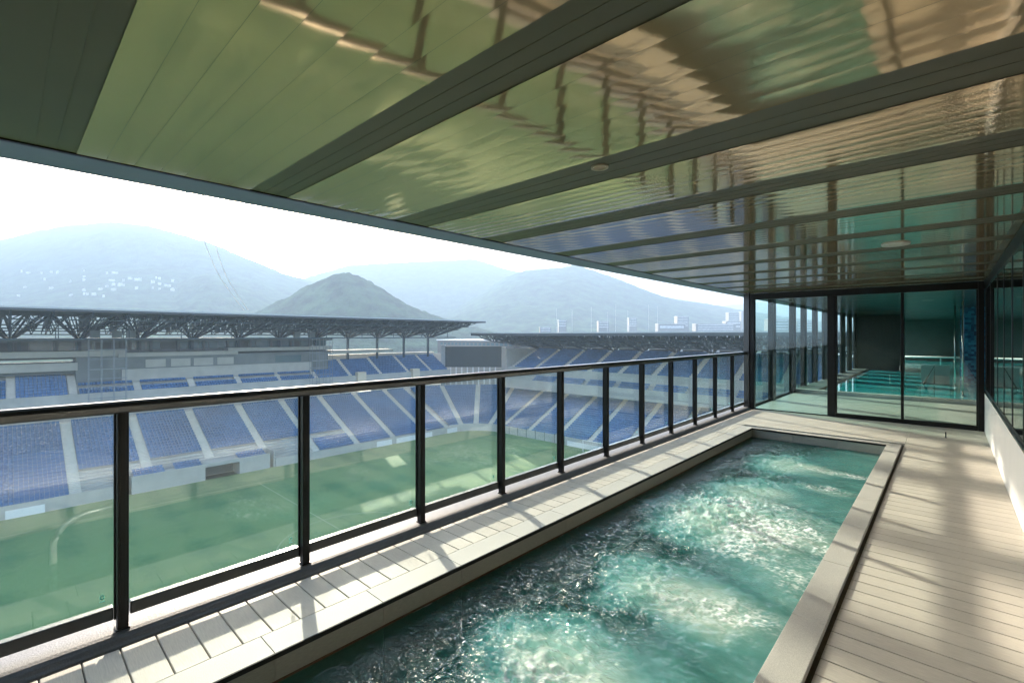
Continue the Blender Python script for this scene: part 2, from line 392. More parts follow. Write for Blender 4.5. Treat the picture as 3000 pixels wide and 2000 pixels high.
for k in range(12):
    t0, t1 = 2*math.pi*k/12, 2*math.pi*(k+1)/12
    b.box(XPOST-.0415, XPOST-.0405, cx+.007*math.cos(t0)-.003, cx+.007*math.cos(t0)+.003, cz+.009*math.sin(t0)-.003, cz+.009*math.sin(t0)+.003)
b.box(XPOST-.0415, XPOST-.0405, cx-.010, cx+.010, cz-.024, cz-.020)
m0 = b.build('etched_mark', M['teal_mark'], bal)
for k in range(1, len(YS)):
    d = (0, YS[k]-YS[0], 0)
    copy_part(p0, d, bal)
    if k < len(YS)-1:
        for q in (r0, g0, m0): copy_part(q, d, bal)
b = MB(); b.box(XPOST-.052, XPOST-.042, YS[-1]+.004, YE-.12, .135, 1.156); b.build('glass_pane', M['glass'], bal)
b = MB(); b.box(XPOST-.055, XPOST-.008, YS[-1]+.034, YE-.12, .085, .150); b.build('bottom_rail', M['rail'], bal, bevel=.005)

# ceiling ---------------------------------------------------------
ZC = EYE+.889; XC = -3.13
ceil = thing('ceiling', (0,0,ZC), kind='structure')
def ceiling_panel(ya, yb, x0, x1, seed):
    n = 7; w = (yb-ya)/n; nxs = 72; vs = []; fs = []
    tt = np.linspace(.004, .996, 11)
    for i in range(n):
        base = len(vs); xs = np.linspace(x0, x1, nxs)
        wob = fbm(xs*1.1+seed*7.7, np.full(nxs, i*3.3+seed*1.9), 3, 71+i)
        tilt = fbm(xs*.7+seed*3.1, np.full(nxs, i*5.3+seed), 2, 81+i)
        cr = .00046*(1+.35*random.uniform(-1,1))
        for j in range(nxs):
            for t in tt:
                z = ZC - cr*(1-(2*t-1)**2) + .0004*wob[j] + .0004*tilt[j]*(2*t-1)
                vs.append((xs[j], ya+(i+t)*w, z))
        k = len(tt)
        for j in range(nxs-1):
            for q in range(k-1):
                a = base+j*k+q; fs.append((a, a+1, a+k+1, a+k))
    mb = MB(); mb.v = vs; mb.f = fs
    return mb.build('ceiling_panel', M['ceil'], ceil, True)
def band(k):
    return {2:(2.03,2.35), 3:(2.97,3.24)}.get(k, (k+.02,k+.24) if k < 2 else (k+.03,k+.30))
for k in range(-4, 11):
    ya, yb = band(k)[1], min(band(k+1)[0], YE)
    if k >= 0: ceiling_panel(ya, yb, XC, XW, k)
    b = MB(); b.box(XC, XW, band(k)[0]-.004-(.78 if k <= 0 else 0), band(k)[1]+.004, ZC+.004, ZC+.02)
    for q_ in (.36,.68): yq = band(k)[0]+q_*(band(k)[1]-band(k)[0]); b.box(XC, XW, yq-.0015, yq+.0015, ZC+.0025, ZC+.0045)
    b.build('ceiling_strip', M['strip'], ceil)
b = MB(); b.box(XC-.025, XC-.002, -4, YE, ZC+.01, ZC+.02); b.box(XC-.004, XC+.0, -4, YE, ZC-.003, ZC+.02)
b.build('edge_joint', M['rubber'], ceil)
b = MB(); b.box(XC-.30, XC-.025, -4, 39, ZC-.004, ZC+.02); b.box(XC-.32, XC-.30, -4, YE+20, ZC-.006, ZC+.5)
b.build('outer_soffit', M['soffit'], ceil, bevel=.004)
b = MB(); b.box(XC-.30, 6.2, -4, 39, ZC+.03, ZC+.4); b.build('floor_slab', M['dark_int'], ceil)
# ceiling fittings
dl = thing('ceiling_downlight', (-1.35,2.14,ZC), 'small ringed recessed downlight in a dark ceiling strip', 'downlight')
MB().lathe(-1.35, 2.14, [(.046,ZC+.003),(.046,ZC-.004),(.036,ZC-.006),(.032,ZC-.002),(.030,ZC+.002)]).build('trim_ring', mat('warm_trim',(.45,.36,.26),.4), dl, True)
MB().lathe(-1.35, 2.14, [(.030,ZC+.002),(.016,ZC-.002),(0.001,ZC-.003)]).build('lens', mat('lens_glass',(.5,.36,.25),.2), dl, True)
sp = thing('ceiling_speaker', (-.37,5.87,ZC), 'white round ceiling speaker disc close to the glass door', 'speaker')
MB().lathe(-.37, 5.87, [(.112,ZC+.002),(.112,ZC-.010),(.104,ZC-.014),(.1,ZC-.014)]).build('rim', M['plastic'], sp, True)
MB().lathe(-.37, 5.87, [(.1,ZC-.0135),(.06,ZC-.015),(.001,ZC-.016)]).build('grille', mat('speaker_grille',(.55,.55,.52),.6,0,.2,400), sp, True)

# end partition ----------------------------------------------------
YW = YE
part = thing('glass_partition', (-1.3, YW, 0), 'black framed glass partition with sliding door closing the end of the deck', 'partition')
b = MB(); b.box(-3.0, .365, YW-.03, YW+.07, 2.31, ZC-.006); b.build('header', M['black'], part, bevel=.004)
b = MB(); b.box(-3.20, -3.09, YW-.06, YW+.10, -.02, ZC-.003); b.build('column', M['rail'], part, bevel=.004)
b = MB(); b.box(-3.088, -2.995, YW-.03, YW+.07, -.02, ZC-.003); b.build('column', M['black'], part, bevel=.004)
b = MB(); b.box(-1.70, -1.575, YW-.03, YW+.07, -.02, 2.309); b.build('mullion', M['black'], part, bevel=.004)
b = MB(); b.box(.365, .438, YW-.04, YW+.07, -.02, ZC-.004); b.build('jamb', M['black'], part, bevel=.004)
b = MB(); b.box(-2.994, -1.701, YW+.005, YW+.035, -.02, .018); b.build('sill_channel', M['black'], part)
b = MB(); b.box(-2.994, -1.701, YW+.014, YW+.026, .019, 2.309); b.build('fixed_pane', M['door_glass'], part)
dr = MB().box(-1.574, .364, YW-.02, YW+.055, -.02, .075).build('door', M['black'], part, bevel=.004); dr['label'] = 'black framed sliding glass door'
def dsub(mb, nm, mt, bv=0):
    o = mb.build(nm, mt, None, bevel=bv)
    o.parent = dr; o.location = -part.location
    return o
b = MB(); b.box(-.608, -.566, YW-.015, YW+.05, .076, 2.309); b.box(-1.574, -1.55, YW-.012, YW+.05, .076, 2.309); b.box(.345, .364, YW-.012, YW+.05, .076, 2.309)
dsub(b, 'stile', M['black'], .003)
dsub(MB().box(-1.55, -.609, YW+.012, YW+.024, .076, 2.309), 'pane', M['door_glass'])
dsub(MB().box(-.565, .345, YW+.012, YW+.024, .076, 2.309), 'pane', M['door_glass'])
dsub(MB().box(-.625, -.607, YW-.045, YW-.016, .93, 1.02).box(-.622,-.611,YW-.05,YW-.046,.95,1.0), 'handle', M['steel'], .002)
st = thing('door_stop', (-.02, 9.72, 0), 'thin dark floor bolt standing up from the deck before the door', 'door stop')
MB().lathe(-.02, 9.72, [(.016,.0),(.016,.006),(.008,.008),(.008,.085),(.006,.09),(.001,.09)], 12).build('pin', M['black'], st, True)
b = MB()
for y in np.arange(8.8, 10.8, PP):
    for x in (-.475, -.425, XD+.05, .40):
        b.lathe(x, y+.05, [(.0045,.0005),(.0045,.0012),(.0005,.0014)], 8)
b.build('deck_screw_heads', M['steel'], deck)

# right half wall + windows -----------------------------------------
hw = MB(); hw.box(XW, XW+.2, Y0, YE+.06, -.02, .645)
hw = hw.build('half_wall', M['white']); hw.data.materials[0] = M['white']; tag(hw, 'low white wall under the windows on the right of the deck', 'wall')
edges = [10.74, 8.25, 6.45, 4.65, 2.85, 1.05, -.75, -2.55]
wl = ['tall black framed window next to the glass partition', 'tall black framed window second from the glass partition', 'tall black framed window third from the partition', 'tall window fourth from the partition', 'tall window fifth from the partition', 'tall window sixth from the partition', 'tall window seventh from the partition']
for i in range(2):
    y1, y0 = edges[i], edges[i+1] if i == 0 else edges[-1]
    if i == 1: continue
for i in range(len(edges)-1):
    y1, y0 = edges[i], edges[i+1]
    w = thing('wall_window', (XW+.05, (y0+y1)/2, .645), wl[i], 'window', 'black framed windows along the right wall')
    b = MB(); b.box(XW+.004, XW+.09, y0, y1, .646, .70); b.box(XW-.004, XW+.09, y0, y1, 2.30, ZC-.008)
    b.box(XW+.004, XW+.09, y0, y0+.035, .70, 2.30); b.box(XW+.004, XW+.09, y1-.035, y1, .70, 2.30); b.box(XW+.004, XW+.08, (y0+y1)/2-.02, (y0+y1)/2+.02, .70, 2.30)
    b.build('frame', M['black'], w, bevel=.003)
    b = MB(); b.box(XW-.012, XW+.10, y0+.002, y1-.002, .6455, .668); b.build('sill', M['rail'], w, bevel=.003)
    b = MB(); b.box(XW+.008, XW+.018, y0+.035, (y0+y1)/2-.02, .70, 2.30); b.build('pane', M['win_glass'], w)
    b = MB(); b.box(XW+.008, XW+.018, (y0+y1)/2+.02, y1-.035, .70, 2.30); b.build('pane', M['win_glass'], w)
# room behind the windows, and the closed near end
b = MB(); b.box(4.0, 4.2, Y0, YE, 0, ZC+.02); b.box(.64, 4.0, YE+.08, YE+.2, 0, ZC+.02); b.box(XW+.2, 4.0, Y0-.1, Y0, 0, ZC)
b.build('interior_wall', M['grey_int'])['kind'] = 'structure'
b = MB(); b.box(.64, 4.0, Y0, YE, -.1, .0); b.build('interior_floor', M['dark_int'])['kind'] = 'structure'
nb = MB().box(-3.4, XW, Y0-.4, Y0-.05, -.3, ZC+.02).build('near_end_wall', M['grey_int']); nb['kind'] = 'structure'

# ---------------------------------------------------------- pool hall beyond the glass
YH = 14.7; YB = 38.0
b = MB(); b.box(XD-.05, 5, YE+.08, YH, -.12, 0.0); b.build('hall_floor', mat('hall_floor_tile',(.50,.50,.46),.4,0,.06,4))['kind'] = 'structure'
b = MB(); b.box(-3.1, 5, YH, YH+.18, -.1, .10); tag(b.build('hall_ledge', M['conc_l'], bevel=.006), 'low pale ledge at the edge of the indoor pool behind the glass', 'ledge')
m, nt, bb = newmat('indoor_water'); bb.inputs['Base Color'].default_value = (.04,.45,.50,1); bb.inputs['Roughness'].default_value = .06
wn = N(nt,'ShaderNodeTexNoise'); wn.inputs['Scale'].default_value = 1.2; mp = N(nt,'ShaderNodeMapping'); tc = N(nt,'ShaderNodeTexCoord'); nt.links.new(tc.outputs['Object'], mp.inputs[0]); mp.inputs['Scale'].default_value = (1,4,1); nt.links.new(mp.outputs[0], wn.inputs['Vector'])
bp = N(nt,'ShaderNodeBump'); bp.inputs['Strength'].default_value = .15; bp.inputs['Distance'].default_value = .05; nt.links.new(wn.outputs[0], bp.inputs['Height']); nt.links.new(bp.outputs[0], bb.inputs['Normal'])
b = MB(); b.quad((-2.6,YH+.18,.03),(4.9,YH+.18,.03),(4.9,YB-.5,.03),(-2.6,YB-.5,.03)); b.build('indoor_water', m)['kind'] = 'structure'
b = MB(); b.box(-3.1,-2.6,YH+.18,YB,-.1,.08); b.box(-3.1,5,YB-.5,YB,-.1,.06); b.build('hall_surround', M['grey_int'])['kind'] = 'structure'
b = MB(); b.box(-3.4,5.2,YB,YB+.3,-.1,ZC+.02); b.build('hall_back_wall', M['grey_int'])['kind'] = 'structure'
b = MB(); b.box(5.0,5.2,YE+.2,YB,-.1,ZC+.02); b.build('hall_side_wall', M['dark_int'])['kind'] = 'structure'
b = MB(); b.box(XC,5,YE+.08,YB,ZC+.012,ZC+.028); b.build('hall_ceiling', mat('hall_ceiling_metal',(.10,.12,.10),.25,.5))['kind'] = 'structure'
fin_y = [12.6, 14.65, 16.0, 17.6] + [19.2+1.8*k for k in range(10)]
f0 = None
for i, y in enumerate(fin_y):
    hd = .12 if i < 4 else .5
    lab = ['slim dark column nearest behind the glass partition', 'second dark column behind the partition, by the indoor ledge', 'third dark column behind the partition', 'fourth dark column behind the partition'] + ['wide dark wall fin beside the indoor pool, number %s from the columns' % w for w in ('one','two','three','four','five','six','seven','eight','nine','ten')]
    o = MB().box(-3.17 if i < 4 else -3.11, -3.05, y-hd, y+hd, -.05, ZC+.01).build('wall_fin', M['wood'] if i > 3 else M['black']); tag(o, lab[i], 'column', 'dark fins on the stadium side of the pool hall')
sg = thing('hall_side_glazing', (-3.17, 11.9, 0), 'clear glass guard on the stadium side beyond the partition', 'glazing')
ys = [YE+.1] + [y for y in fin_y[:4]] + [18.4]
for i in range(len(ys)-1):
    MB().box(-3.18,-3.168, ys[i]+(.13 if i else 0), ys[i+1]-(.13 if i < 4 else 0), .03, 1.12).build('pane', M['door_glass'], sg)
MB().box(-3.2,-3.14, YE+.1, 18.4, -.05, .03).build('base_channel', M['black'], sg)
mp_ = MB().box(.30,1.5,20.8,22.2,-.05,ZC+.01).build('mosaic_pillar', M['mosaic']); tag(MB().box(-3.04,-1.5,26.4,29.4,-.1,ZC-.02).build('timber_cabinet', M['wood']), 'tall dark timber block in the far left corner of the pool hall', 'cabinet')
tag(mp_, 'blue mosaic pillar standing in the indoor pool', 'pillar')
for i, (x, y) in enumerate(((.16,19.0),(.28,16.4))):
    o = thing('steel_pole', (x,y,0), ['thin steel pole right of the mosaic edge, farther one', 'thin bright steel pole nearer the indoor ledge'][i], 'pole', 'steel poles in the indoor pool')
    MB().tube([(x,y,-.05),(x,y,ZC)], .022, 8).build('shaft', M['steel'], o, True); MB().lathe(x,y,[(.06,.03),(.06,.05),(.02,.06)],12).build('base', M['steel'], o)
gr = thing('grab_rail', (-1.0, 36.8, .2), 'long white grab rail across the far end of the indoor pool', 'rail')
MB().tube([(-2.2,36.8,.30),(3.6,36.8,.30)], .05, 8).build('bar', M['white_paint'], gr, True)
for x in (-2.2,-.3,1.6,3.6): MB().box(x-.03,x+.03,36.77,36.83,0,.3).build('leg', M['white_paint'], gr)
lw = thing('pool_lift', (.2, 19.5, 0), 'dark frame and pale panel of a pool entry rail behind the door', 'pool rail')
MB().tube([(-.55,19.5,.03),(-.30,19.5,.62),(-.30,19.5,.05)], .02, 8).build('rail', M['black'], lw, True)
MB().box(-.62,.05,19.8,19.84,.05,.62).build('panel', M['conc_l'], lw)

# ---------------------------------------------------------- building above and below
bf = thing('hotel_building', (2,10,-10), 'dark building that carries the balcony, seen at its edges', 'building')
MB().box(-3.40, 6.2, -4, 39, ZP-.5, -1.3).build('lower_wall', M['conc'], bf)
MB().box(-2.7, 6.2, -4, 34, ZC+.41, 12).build('upper_wall', M['conc'], bf)
shade_beams = [(2.93,.46),(4.50,.12),(4.78,.12),(6.90,.50),(8.42,.2),(9.55,.3),(10.6,.25),(1.55,.2)]  # unseen beams, added to cast the soft shadow bands across the deck
for yb, wd in shade_beams:
    yy = yb + 8.2/.3443*.357
    MB().box(-22.85, -2.7, yy-wd/2, yy+wd/2, 8.1, 8.35).build('added_shade_beam', M['truss'], bf)

MB().box(-25.0,-22.3,-6,34,9.42,9.9).build('added_shade_slab', M['roof'], bf)  # unseen slab, added to keep the sun off the right wall
# ================================================================== STADIUM
XF = -98.0; YG = 91.0; RC = 10.0
cc = (XF+RC, YG-RC)
def far_path(ya, yb): return [((XF,ya),(-1,0)),((XF,yb),(-1,0))]
def corner_path(n=14): return [((cc[0]-RC*math.cos(t), cc[1]+RC*math.sin(t)),(-math.cos(t), math.sin(t))) for t in np.linspace(0, math.pi/2, n)]
def end_path(xa, xb): return [((xa,YG),(0,1)),((xb,YG),(0,1))]
TR, RI = .8, .373; NL = 24; FW = 1.25         # lower tier tread, rise, rows, front wall height
def lower_prof(r0=0, r1=NL):
    pr = [(r0*TR, ZP-.3)]
    for r in range(r0, r1):
        z = ZP+FW+RI*r
        pr += [(r*TR, z), ((r+1)*TR, z)]
    pr += [(r1*TR, ZP-.3)]
    return pr
ms = thing('main_stand', (-100, 30, ZP), 'long two tier grandstand facing the balcony across the pitch, grey truss roof', 'grandstand')
es = thing('end_stand', (-50, 95, ZP), 'grandstand behind the goal at the right end of the pitch', 'grandstand')
cs = thing('corner_stand', (cc[0]-8, cc[1]+8, ZP), 'curved lower corner terrace joining the two stands below the screen', 'grandstand')
TUN = (13.0, 36.5)
b = MB(); b.sweep(lower_prof(), far_path(-40, TUN[0])); b.sweep(lower_prof(5), far_path(TUN[0], TUN[1])); b.sweep(lower_prof(), far_path(TUN[1], cc[1])); b.build('lower_terrace', M['conc'], ms)
MB().sweep(lower_prof(), corner_path()).build('lower_terrace', M['conc'], cs)
MB().sweep(lower_prof(), end_path(cc[0], 12)).build('lower_terrace', M['conc'], es)
# raised white front with tunnel
b = MB()
for ya, yb in ((14.2,24.6),(30.2,35.6)):
    b.box(XF-4.1, XF+.1, ya, yb, ZP-.2, ZP+2.0); b.box(XF-.12, XF+.12, ya, yb, ZP+2.0, ZP+2.9)
b.box(XF-4.1, XF+.1, 24.6, 30.2, ZP+2.3, ZP+2.9)
b.box(XF-4.0, XF+.1, 13.0, 13.25, ZP-.2, ZP+3.2); b.box(XF-4.0, XF+.1, 36.3, 36.5, ZP-.2, ZP+3.2)
b.build('tunnel_front', M['conc_l'], ms)
MB().box(XF-4.0, XF-3.9, 24.6, 30.2, ZP-.2, ZP+2.3).build('tunnel_door', M['dgrey'], ms)
# front walls
def wall_prof(h): return [(-.25, ZP-.2), (-.25, ZP+h), (-.08, ZP+h), (-.08, ZP-.2)]
b = MB(); b.sweep(wall_prof(1.9), far_path(-40,13.0)); b.sweep(wall_prof(1.6), far_path(36.6,cc[1])); b.build('front_wall', M['conc_l'], ms)
MB().sweep(wall_prof(2.0), corner_path()).build('front_wall', M['conc_l'], cs)
MB().sweep(wall_prof(2.0), end_path(cc[0],12)).build('front_wall', M['conc_l'], es)
# concourse floor, piers
zc = ZP+FW+RI*NL-.2
MB().sweep([(NL*TR, zc-.5),(NL*TR, zc),(NL*TR+15, zc),(NL*TR+15, zc-.5)], far_path(-40, cc[1])+corner_path()).build('concourse_floor', M['conc_l'], ms)
MB().sweep([(NL*TR, zc-.5),(NL*TR, zc),(NL*TR+15, zc),(NL*TR+15, zc-.5)], end_path(cc[0], 12)).build('concourse_floor', M['conc_l'], es)
aisF = [7.5+9.4*k for k in range(-4, 8)] + [80.4]
for y in aisF[:-1]:
    MB().box(-119.4,-118.2, y-2.9, y-1.9, zc, Z(-11.5)).build('pier', M['conc_l'], ms)
for x in np.arange(-96, 8, 9.2):
    MB().box(x-.5, x+.5, 111, 112.2, zc, Z(-12)).build('pier', M['conc_l'], es)
MB().box(-132.4,-132,-45,72,zc+1.7,Z(-6)).box(-132.4,-132,76,81,zc+1.7,Z(-6)).sweep([(33.6,zc+1.7),(33.6,Z(-6)),(34,Z(-6)),(34,zc+1.7)], corner_path()).build('added_sun_wall', M['conc_l'], ms)  # unseen wall, added with gaps that shape the sun patches on the pitch
# upper tier, main stand
UT, UR, NU = .8, .46, 10; UX = -114.0
def upper_prof(nrow, off=16.0, zf=-10.9):
    pr = [(off-.2, Z(zf-2.2)), (off-.2, Z(zf+.5)), (off-.02, Z(zf+.5)), (off-.02, Z(zf))]
    for r in range(nrow):
        z = Z(zf)+UR*r; pr += [(off+r*UT, z), (off+(r+1)*UT, z)]
    pr += [(off+nrow*UT+.5, Z(zf)+UR*(nrow-1)), (off+nrow*UT+.5, Z(zf)+UR*(nrow-1)-1.0), (off+1.5, Z(zf-1.6)), (off+1.5, Z(zf-2.2))]
    return pr
MB().sweep(upper_prof(NU), far_path(-40, 94.5)).build('upper_terrace', M['conc'], ms)
# hospitality block in the middle
MB().box(-123.5,-118.4,-6.0,9.0,Z(-7.0),Z(-4.9)).build('seating_back_wall', M['dgrey'], ms)
b = MB(); b.box(-124,-117.6, 9.0, 57.0, Z(-9.2), Z(-4.0)); b.box(-124,-120.9,-9,58,Z(-4.4),Z(-.6)); b.build('hospitality_block', mat('grey_panel_cladding',(.20,.215,.22),.6,0,.15,.3), ms)
MB().box(-118,-117.3,15.5,52.5,Z(-9.0),Z(-6.55)).box(-118,-117.4,-6,9.2,Z(-6.4),Z(-4.95)).build('rear_wall', M['conc_l'], ms)
b = MB(); b.box(-121,-117.9,-8.0,16.2,Z(-3.95),Z(-2.85)); b.box(-121,-117.2,15.0,35.8,Z(-4.15),Z(-3.35)); b.box(-121,-117.8,34.0,58.0,Z(-3.55),Z(-2.75)); b.box(-121,-117.0,58.0,76.0,Z(-4.6),Z(-3.8)); b.build('balcony', M['conc_l'], ms)
b = MB(); b.box(-123,-116.8,-12,37,Z(-1.05),Z(-.45)); b.box(-123,-117.2,37,58,Z(-1.15),Z(-.6)); b.build('slab', M['dgrey'], ms)
y = -7.6; i = 0
while y < 57:
    w = random.choice((1.5,1.9,2.4,3.0))
    f = MB().box(-120.9,-120.82, y, y+w-.15, Z(-2.8), Z(-1.25)).build('window', M['pane'] if random.random() < .72 else M['house'], ms); y += w
for y in np.arange(-7.6, 57, 4.7):
    MB().box(-120.8,-120.5, y-.25, y+.25, Z(-3.4), Z(-1.1)).build('pillar', M['dgrey'], ms)
for ya, yb in ((19.2,22.5),(23.4,26.8),(27.4,31.0),(31.8,35.0),(44,50)):
    MB().box(-117.6,-117.5, ya, yb, Z(-6.35), Z(-4.75)).build('window', M['pane'] if ya > 40 else M['conc_l'], ms)
for y in (64.0, 81.2):
    MB().box(-114.4,-112.9, y-1.2, y+1.2, Z(-12.2), Z(-9.6)).build('entrance_box', mat('cream_panel',(.62,.55,.42),.7), ms)
b = MB()
b.box(-124.5,-122.6, 58, 95, Z(-7.2), Z(-5.2)); b.build('rear_parapet', M['conc_l'], ms)

# roof builder ------------------------------------------------------
def lattice(mb, p0, p1, q0, q1, n, w):      # truss between top chord p and bottom chord q
    p0,p1,q0,q1 = map(Vector,(p0,p1,q0,q1))
    mb.bar(p0,p1,w*1.3); mb.bar(q0,q1,w*1.3)
    for i in range(n):
        a = p0.lerp(p1,i/n); c = p0.lerp(p1,(i+1)/n); d = q0.lerp(q1,i/n); e = q0.lerp(q1,(i+1)/n); mid = q0.lerp(q1,(i+.5)/n)
        mb.bar(a, mid, w); mb.bar(mid, c, w)
        if i % 2 == 0: mb.bar(a, d, w*.8)
rf = MB().box(-128,-99.3,-30,95.5,Z(3.85),Z(4.05)).build('roof', M['roof'], ms)
def sub(mb, par, root, nm, mt):
    o = mb.build(nm, mt); o.parent = par; o.location = -root.location
    return o
sub(MB().box(-99.3,-98.85,-30,95.6,Z(4.06),Z(4.3)).box(-128,-98.9,95.5,95.8,Z(4.06),Z(4.25)), rf, ms, 'fascia', M['fascia'])
sub(MB().box(-99.29,-98.9,-30,95.55,Z(3.72),Z(4.05)).box(-128,-99.3,95.51,95.75,Z(3.72),Z(4.04)), rf, ms, 'edge_beam', M['roof'])
col_y = [.65+9.0*k for k in range(-2, 11)]
for k, yc in enumerate(col_y):
    t = MB(); head = Vector((-120, yc, Z(-.9)))
    for xx, dy in ((-101,0),(-104.5,3.2),(-104.5,-3.2),(-109,4.3),(-109,-4.3),(-114,3.8),(-114,-3.8),(-124,3.5),(-124,-3.5),(-127,0),(-118.5,2.2),(-118.5,-2.2)):
        t.bar(head, (xx, yc+dy, Z(3.1 if xx > -112 else 3.4)), .26 if abs(dy) < 4 else .3)
    t.bar((-120,yc,Z(-6.5) if yc > 57 else Z(-3)), head, .5)
    sub(t, rf, ms, 'strut_tree', M['truss'])
for k in range(len(col_y)*2-1):
    yc = col_y[0]+4.5*k; t = MB()
    lattice(t, (-99.6,yc,Z(3.7)), (-110,yc,Z(3.7)), (-100.6,yc,Z(3.0)), (-110,yc,Z(1.6)), 5, .17)
    lattice(t, (-110,yc,Z(3.7)), (-121,yc,Z(3.7)), (-110,yc,Z(1.6)), (-121,yc,Z(.4)), 5, .17)
    sub(t, rf, ms, 'cross_truss', M['truss'])
for xx, zb in ((-102.5,2.5),(-107,1.7),(-111.5,1.2),(-116,.8),(-121,.2)):
    t = MB(); lattice(t, (xx,-16,Z(3.65)), (xx,95,Z(3.65)), (xx,-16,Z(zb)), (xx,92,Z(zb)), 42, .15); sub(t, rf, ms, 'long_truss', M['truss'])
t = MB()
for xx in (-106,-112): t.bar((xx,-16,Z(-.55)),(xx,90,Z(-.55)),.22)
for y in np.arange(-12, 90, 9): t.bar((-106,y,Z(-.55)),(-106,y,Z(1.8)),.12); t.bar((-112,y,Z(-.55)),(-112,y,Z(1.2)),.12)
sub(t, rf, ms, 'catwalk', M['truss'])
# end stand upper tiers
MT = 3
pr = [(11.0,Z(-15.4)),(11.0,Z(-12.7)),(11.18,Z(-12.7)),(11.18,Z(-13.3))]
for r in range(MT):
    z = Z(-13.3)+.5*r; pr += [(11.2+r*.8,z),(11.2+(r+1)*.8,z)]
pr += [(13.8,Z(-12.3)),(13.8,Z(-9.4)),(14.0,Z(-9.4)),(14.0,Z(-9.9))]
NE = 13
for r in range(NE):
    z = Z(-9.9)+.42*r; pr += [(14.0+r*.95,z),(14.0+(r+1)*.95,z)]
pr += [(27.2,Z(-4.9)),(27.2,Z(-6.0)),(14.5,Z(-14.0)),(14.5,Z(-15.4))]
MB().sweep(pr, end_path(-99.5, 12)).build('upper_terrace', M['conc'], es)
rf2 = MB().box(-108,14,98.6,124,Z(.34),Z(.55)).build('roof', M['roof'], es)
sub(MB().box(-108.2,14,98.0,98.6,Z(.62),Z(.88)).box(-108.4,-108,98.1,124,Z(.6),Z(.8)), rf2, es, 'fascia', M['fascia'])
sub(MB().box(-108.1,14,98.1,98.59,Z(-.05),Z(.61)).box(-108.3,-108.01,98.6,124,Z(-.05),Z(.59)), rf2, es, 'edge_beam', M['roof'])
col_x = [-98+9.2*k for k in range(0, 12)]
for k, xc in enumerate(col_x):
    t = MB(); head = Vector((xc, 119.6, Z(-4.6)))
    for yy, dx in ((101,0),(106,3.2),(106,-3.2),(111,4.3),(111,-4.3),(115,3.4),(115,-3.4),(122.5,3.0),(122.5,-3.0),(118,4.0),(118,-4.0)):
        t.bar(head, (xc+dx, yy, Z(-.5)), .26)
    t.bar((xc,119.6,Z(-7)), head, .5)
    sub(t, rf2, es, 'strut_tree', M['truss'])
for k in range(len(col_x)*2):
    xc = -105.8+4.6*k; t = MB()
    lattice(t, (xc,98.9,Z(.2)), (xc,108,Z(.2)), (xc,100.5,Z(-.9)), (xc,108,Z(-2.2)), 5, .16)
    lattice(t, (xc,108,Z(.2)), (xc,120,Z(.2)), (xc,108,Z(-2.2)), (xc,120,Z(-3.4)), 5, .16)
    sub(t, rf2, es, 'cross_truss', M['truss'])
for yy, zb in ((102,-1.2),(106,-2.0),(110,-2.5),(114,-3.0),(119,-3.4)):
    t = MB(); lattice(t, (-106,yy,Z(.15)), (10,yy,Z(.15)), (-106,yy,Z(zb)), (10,yy,Z(zb)), 46, .19); sub(t, rf2, es, 'long_truss', M['truss'])
for xc in col_x:
    MB().box(xc+2.0,xc+7.2,118.6,119.4,Z(-5.6),Z(-3.6)).build('rear_shade_box', M['dgrey'], es)  # dark boxes put in for the shade between the roof columns
MB().box(-99.9,-99.5,105,118.6,Z(-13),Z(-4.0)).build('end_wall', M['conc_l'], es)

# ---------------------------------------------------------- seats
tpl = MB(); tpl.box(-.24,.24,-.44,.0,.40,.47); tpl.box(-.24,.24,.0,.07,.38,.86)
TV = np.array(tpl.v); TF = np.array(tpl.f)
seats = []    # (x, y, z, nx, ny, tag)
def row_line(px, py, nx, ny, lo, hi, z, d, tagname, seg):
    n = int((hi-lo)/.5)
    for i in range(n):
        s = lo+(i+.5)*(hi-lo)/n
        if nx: seats.append((px+nx*d, s, z, nx, ny, tagname, seg))
        else: seats.append((s, py+ny*d, z, nx, ny, tagname, seg))
AW = .75
for a, c in zip(aisF[:-1], aisF[1:]):
    for r in range(NL):
        lo, hi = a+AW, c-AW
        for (l, h) in ([(lo,hi)]):
            if (r < 5 and h > TUN[0] and l < TUN[1]) or (r in (5,6) and 8 < l < 50):
                continue
            row_line(XF, 0, -1, 0, l, h, ZP+FW+RI*r, r*TR+.62, 'L', (a, r))
for ya, yb in ((14.6,18.9),(20.4,24.4),(30.4,35.3)):
    for r in range(3): row_line(XF,0,-1,0,ya,yb,ZP+2.0+.28*r,1.0+r*1.0,'L',(ya,r))
b = MB()
for r in range(3): b.box(XF-4.1,XF-.5-r,14.3,24.5,ZP+2.0+.28*(r-1)+.002,ZP+2.0+.28*r); b.box(XF-4.1,XF-.5-r,30.3,35.5,ZP+2.0+.28*(r-1)+.002,ZP+2.0+.28*r)
b.build('seat_riser', M['conc'], ms)
for r in range(NL):                                  # corner
    rad = RC+r*TR+.62; z = ZP+FW+RI*r
    for k in range(4):
        t0, t1 = k*math.pi/8, (k+1)*math.pi/8
        t0 += AW/rad; t1 -= AW/rad; n = int((t1-t0)*rad/.5)
        for i in range(n):
            t = t0+(i+.5)*(t1-t0)/n
            seats.append((cc[0]-rad*math.cos(t), cc[1]+rad*math.sin(t), z, -math.cos(t), math.sin(t), 'C', k))
aisE = [cc[0]+9.2*k for k in range(0, 11)]
for a, c in zip(aisE[:-1], aisE[1:]):
    for r in range(NL): row_line(0, YG, 0, 1, a+AW, c-AW, ZP+FW+RI*r, r*TR+.62, 'E', a)
    for r in range(MT): row_line(0, YG, 0, 1, a+AW, c-AW, Z(-13.3)+.5*r, 11.2+r*.8+.62, 'E', a)
aisU = [-97.5+9.2*k for k in range(0, 12)]
